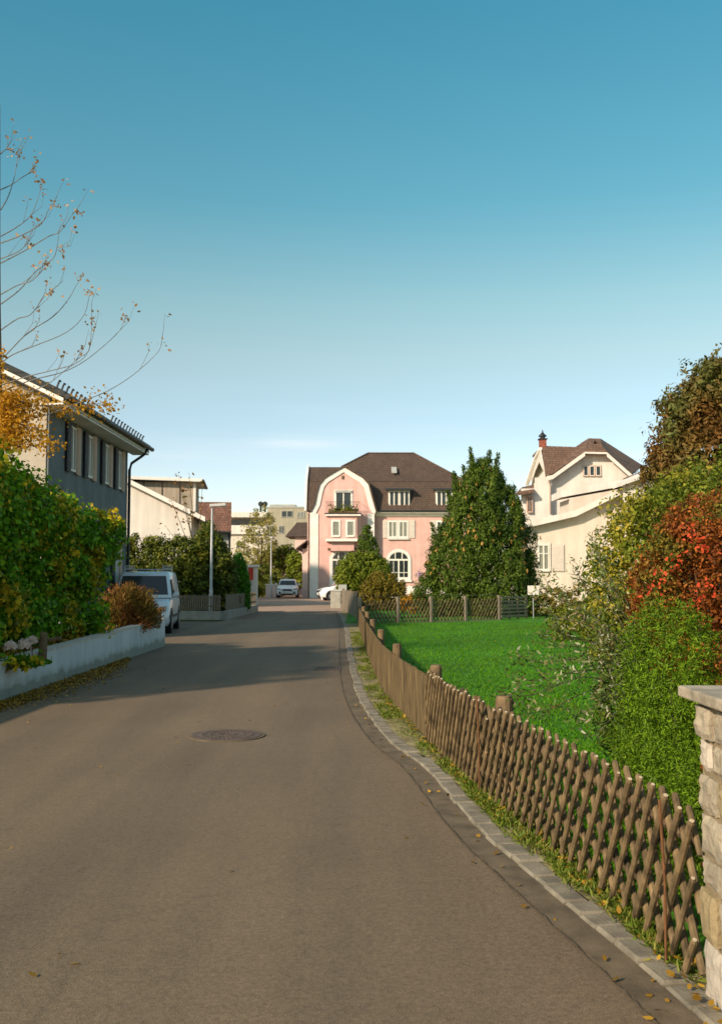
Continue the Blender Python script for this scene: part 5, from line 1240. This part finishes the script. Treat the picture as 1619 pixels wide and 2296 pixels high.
cone_tree('conifer_tree', 'large dense dark conifer with orange cones behind the far lattice fence', (P(1083, 1300, 44.5).x, 44.5, 0),
          lambda z: float(np.interp(z, [0, .12, .33, .49, .66, .8, .92, 1], [1, 1, .90, .77, .60, .44, .24, .04])), 6.95, 2700, 40, .23, .11, M['L_conifer'], 61, .42, 190, wob=.13, spires=46)
# separate spiky leaders
cone_tree('conifer_tree', 'small pointed conifer behind the round olive bush', (P(824, 1300, 62).x, 62, 0), lambda z: (1-z)**.8+.05, 4.9, 420, 34, .2, .14, M['L_conifer'], 62, .42)
cone_tree('thuja', 'narrow bright green thuja at the corner of the picket fence', (P(536, 1300, 46.5).x, 46.3, 0), lambda z: min(1, (1.02-z)*2.2)**.6 if z > .1 else .85, 2.75, 420, 46, .12, .09, M['L_thuja'], 63, .35, wob=.05)
X = P(815, 1300, 58).x
shrub('round_bush', 'dense rounded olive green bush in front of the pink villa', 'bush', (X, 58, 0), [(0, 0, 1.95, 1.55, 1.3, 1.15), (-.6, 0, 1.5, 1.0, 1, .95), (.8, 0, 1.6, .95, .9, 1.0), (0, 0, .9, .9, .9, .9)], 640, 42, .24, .13, M['L_round'], 71)
X = P(858, 1300, 52).x
shrub('low_bush', 'low brownish green bush in front of the rounded olive bush', 'bush', (X, 52, 0), [(0, 0, .85, 1.15, .8, 1.15), (.55, 0, .6, .7, .6, .8), (-.5, 0, .5, .7, .6, .7)], 330, 40, .2, .1, M['L_brown'], 72)
# yellow perennials
X = P(930, 1330, 47).x
shrub('garden_perennials', 'yellow and orange garden plants between the low bush and large conifer', 'plant', (X, 47, 0), [(0, 0, .45, .75, .4, .5)], 60, 24, .18, .12, M['L_yellow'], 73)
t = thing('lilac_stalk', 'purple flower spike standing in front of the pink villa wall', 'plant', (P(941, 1330, 48.5).x, 48.5, 0))
b = MB(); b.tube([(0, 0, 0), (.05, 0, 1.3), (-.02, 0, 1.9)], .012, 5); b.build('stem', M['bark'], t)
q = np.random.default_rng(1).normal(0, 1, (90, 3))*np.array([.1, .1, .12])+np.array([-.02, 0, 1.85]); leaves('bloom', q, q, .07, M['L_purple'], t, 1, .8)
q = np.random.default_rng(2).normal(0, 1, (120, 3))*np.array([.15, .15, .4])+np.array([0, 0, 1.0]); leaves('foliage', q, q, .12, M['L_round'], t, 1, .5)
# background trees
def rtree(label, x, y, ells, K, per, cr, size, mat, seed, name='broadleaf_tree'):
    t = thing(name, label, 'tree', (x, y, 0)); C, O = ell_clumps(ells, K, seed); pts, nr = clumped(C, O, per, cr, seed); leaves('crown', pts, nr, size, mat, t, seed, .6)
    b = MB(); H = max(e[2] for e in ells); b.tube([(0, 0, 0), (0, 0, H*.6), (0, 0, H)], [.18, .12, .05], 8)
    for k, e in enumerate(ells): b.tube([(0, 0, H*.35+.2*k), (e[0]*.6, e[1]*.6, e[2])], [.08, .03], 5)
    b.build('trunk', M['bark'], t); return t
rtree('tall yellow green tree in front of the beige apartment block', P(587, 1300, 95).x, 95, [(0, 0, 5.6, 1.3, 1.2, 2.9), (-1.2, 0, 4.6, 1.1, 1, 2.0), (-.6, 0, 2.9, 1.5, 1.2, 1.9), (.6, 0, 4.7, .6, .8, 1.1)], 250, 22, .38, .17, M['L_birch'], 81)
rtree('dark green tree right of the tall yellow green tree', P(636, 1300, 99).x, 99, [(0, 0, 3.6, 1.6, 1.3, 1.3), (-1.3, 0, 3.0, 1.0, 1, 1.6), (-2.2, 0, 1.8, 1.2, 1, 1.7)], 300, 26, .4, .22, M['L_hedge'], 82)
rtree('green bushy tree against the annex of the pink villa', P(663, 1300, 90).x, 92, [(0, 0, 2.2, .85, .9, 1.7), (-.3, 0, 3.2, .6, .6, .9)], 190, 28, .32, .2, M['L_round'], 83)
X = P(590, 1300, 88).x
shrub('hedge', 'clipped dark hedge left of the pinkish masonry wall', 'hedge', (X-1.6, 87, 0), [(0, 0, .6, 1.7, .5, .75), (-1.5, 0, .6, 1.7, .5, .7)], 220, 24, .2, .14, M['L_hedge'], 84)
shrub('shrub', 'dark shrubs under the tall yellow green tree', 'shrub', (P(575, 1300, 84).x, 90, 0), [(0, 0, 1.3, 1.2, .7, 1.5), (1.2, 0, 1.1, .8, .7, 1.3), (-1.2, 0, 1.3, 1, .7, 1.4)], 260, 24, .3, .2, M['L_hedge'], 85)

# ------------------------------------------------------------------ plants: right
X = 7.6; shrub('bronze_tree', 'tall bronze and green tree rising at the right edge above the shrubs', 'tree', (X, 21, 0),
      [(.6, 0, 4.3, 1.9, 1.8, 2.2), (-.3, 0, 3.4, 1.3, 1.3, 1.8), (1.0, 0, 5.6, 1.1, 1.1, 1.0), (.2, 0, 5.1, .9, .9, 1.0), (.5, 0, 2, 1.8, 1.6, 1.8)], 2300, 38, .24, .12, M['L_tall'], 91, asp=.36)
E = [(3.85, 12.3, 1.85, 1.0, 1.2, 1.05), (3.45, 12, 1.4, .7, 1.0, 1.0), (4.6, 12.6, 2.0, 1.0, 1.2, 1.25), (3.5, 12, .9, .5, .9, .9), (4.4, 12.4, .9, 1.3, 1.2, 1.0)]
b_ = (3.9, 12.2, 0); shrub('green_shrub', 'big loose green and olive shrub behind the red leaved shrub', 'shrub', b_, [(e[0]-b_[0], e[1]-b_[1], *e[2:]) for e in E], 1500, 34, .15, .052, M['L_mixed'], 92)
E = [(2.95, 8.0, 1.75, .62, .6, .60), (2.60, 8.0, 1.5, .42, .5, .6), (3.4, 8.2, 1.5, .6, .6, .75), (3.1, 8.0, 1.0, .6, .5, .45)]
b_ = (3.0, 8.0, 0); rs = thing('red_shrub', 'red and orange leaved shrub above the bright green juniper', 'shrub', b_)
C_, O_ = ell_clumps([(e[0]-b_[0], e[1]-b_[1], *e[2:]) for e in E], 1150, 93); pts, nr = clumped(C_, O_, 44, .10, 93); pts[:, 2] = np.maximum(pts[:, 2], .01)
rr = random.Random(6); q = []
for (u0, v0, u1, v1) in ((1450, 1335, 1530, 1240), (1540, 1180, 1580, 1240), (1590, 1300, 1530, 1400), (1560, 1440, 1610, 1490)):
    for k in range(60): f = rr.random(); p = P(u0+(u1-u0)*f, v0+(v1-v0)*f, 7.3); q.append(p-Vector(b_)+Vector((rr.gauss(0, .03), rr.gauss(0, .06), rr.gauss(0, .025))))
q = np.array(q); leaves('foliage', np.concatenate([pts, q]), np.concatenate([nr, np.random.default_rng(8).normal(0, 1, q.shape)]), .032, M['L_red'], rs, 93, .55, mat2=M['L_redbright'], n2=len(q))
b = MB()
for i in range(8): b.tube([(rr.uniform(-.1, .1), rr.uniform(-.1, .1), 0), (rr.uniform(-.3, .3), 0, .8), (rr.uniform(-.5, .5), rr.uniform(-.2, .2), 1.8)], [.025, .015, .006], 5)
b.build('stem', M['bark'], rs)
# bright green juniper
def feather(label, cat_, name, base, E, K, per, L, size, mat, seed):
    t = thing(name, label, cat_, base); C, O = ell_clumps([(e[0]-base[0], e[1]-base[1], *e[2:]) for e in E], K, seed, .02, .12)
    rg = np.random.default_rng(seed); d = O*np.array([.8, .8, .25])+np.array([0, 0, .55])+rg.normal(0, .3, (K, 3)); d /= np.linalg.norm(d, axis=1, keepdims=True)
    f = np.tile(np.linspace(0, 1, per), K)[:, None]; D_ = np.repeat(d, per, 0); side = rg.normal(0, 1, (K*per, 3))
    pts = np.repeat(C, per, 0) + D_*f*L + np.array([0, 0, -.12])*(f*L)**2 + side*.012; al = D_*.9+side*.5
    pts[:, 2] = np.maximum(pts[:, 2], .02)
    leaves('foliage', pts, np.repeat(O, per, 0)+np.array([0, 0, .5]), size, mat, t, seed, .24, jit=.6, along=al)
    b = MB(); rr = random.Random(seed)
    for k in range(6): e = E[k % len(E)]; b.tube([(0, 0, 0), (e[0]-base[0], e[1]-base[1], e[2])], [.03, .01], 5)
    b.build('stem', M['bark'], t); return t
E = [(2.02, 6.5, .55, .30, .45, .55), (2.00, 6.5, 1.0, .24, .35, .42), (2.12, 6.4, .45, .24, .4, .45), (1.9, 6.1, .30, .24, .45, .35), (1.78, 5.3, .25, .16, .4, .28), (2.0, 5.4, .35, .25, .5, .38)]
feather('feathery bright green juniper leaning against the lattice fence', 'shrub', 'juniper', (2.0, 6.3, 0), E, 3000, 28, .13, .027, M['L_juniper'], 95)
E = [(1.95, 5.0, .55, .22, .4, .45), (1.72, 4.55, .35, .14, .25, .35), (1.80, 4.6, .25, .2, .3, .25), (1.98, 4.9, .85, .16, .25, .18), (2.3, 5.6, .9, .3, .4, .35), (2.45, 6.3, 1.0, .3, .4, .3)]
b_ = (1.95, 5.0, 0); shrub('cotoneaster', 'low orange berried cotoneaster tucked beside the stone pillar', 'shrub', b_, [(e[0]-b_[0], e[1]-b_[1], *e[2:]) for e in E], 470, 32, .07, .026, M['L_red'], 96)
# dark undergrowth behind the pillar/red shrub
E = [(2.9, 7.2, .5, .6, .7, .6), (3.6, 8.0, .6, .8, .7, .7), (2.5, 8.5, .5, .5, .7, .5)]
b_ = (3.0, 7.6, 0); shrub('undergrowth', 'dark green undergrowth below the red leaved shrub', 'shrub', b_, [(e[0]-b_[0], e[1]-b_[1], *e[2:]) for e in E], 380, 34, .12, .05, M['L_conifer'], 97)
# butterfly bush: arching stems with long narrow leaves
base = Vector((2.35, 8.6, 0)); t = thing('butterfly_bush', 'straggly arching bush with grey green leaves overhanging the lawn', 'shrub', base)
b = MB(); rr = random.Random(14); lq, ld = [], []
ST = [(1190, 1335, 8.5), (1160, 1470, 8.0), (1130, 1560, 7.6), (1215, 1290, 9.4), (1240, 1400, 8.2), (1240, 1500, 7.6), (1290, 1270, 9), (1340, 1240, 9.0), (1300, 1460, 7.6), (1180, 1600, 7.6), (1280, 1610, 7.4), (1345, 1560, 7.2), (1330, 1200, 9.2), (1360, 1300, 8.4), (1260, 1330, 8.8), (1300, 1370, 8.4), (1210, 1420, 8.3), (1330, 1650, 7.2), (1350, 1430, 8.0), (1150, 1520, 8.0)]
for (u, v, Y) in ST:
    e = P(u, v, Y)-base; m = e*.5+Vector((.15, 0, .32+abs(e.x)*.12)); a0 = Vector((rr.uniform(-.15, .15), rr.uniform(-.15, .15), 0))
    c_ = cat([a0, (a0+m)*.5+Vector((.1, 0, .12)), m, e*.8+Vector((0, 0, .14)), e], 6); mm = len(c_)
    b.tube(c_, [.006*(1-k/mm)+.0015 for k in range(mm)], 5)
    for k in range(mm):
        if k < mm*.30: continue
        nleaf = 10 if k > mm*.6 else 8
        for s_ in range(nleaf):
            q = c_[k]+Vector((rr.gauss(0, .045), rr.gauss(0, .06), rr.gauss(0, .045))); lq.append(q); tg = (c_[min(k+1, mm-1)]-c_[k-1]).normalized(); ld.append(tg*.5+Vector((rr.uniform(-.8, .8), rr.uniform(-.8, .8), rr.uniform(-.5, .5))))
b.build('stem', M['bark'], t)
leaves('foliage', np.array(lq), np.random.default_rng(9).normal(0, 1, (len(lq), 3))+np.array([0, 0, .8]), .05, M['L_budd'], t, 9, .28, along=np.array(ld), jit=.3)
# low tangle at the right end of the lawn
E = [(6.2, 26, .3, 1.2, 1, .45), (5.6, 20, .3, 1.0, 1.2, .55), (4.7, 16, .35, .8, 1.2, .55), (7.2, 31, .35, 1.3, 1.2, .5)]
b_ = (4.6, 21, 0); shrub('bramble', 'straggling brown green bramble along the right side of the lawn', 'shrub', b_, [(e[0]-b_[0], e[1]-b_[1], *e[2:]) for e in E], 620, 34, .2, .085, M['L_mixed'], 98)
shrub('shrub', 'low dark shrub between the large conifer and the cream house wing', 'shrub', (P(1250, 1300, 42).x, 43, 0), [(0, 0, .5, 1.4, .6, .7), (1.8, 0, .6, 1.5, .6, .9)], 160, 28, .22, .12, M['L_brown'], 99)
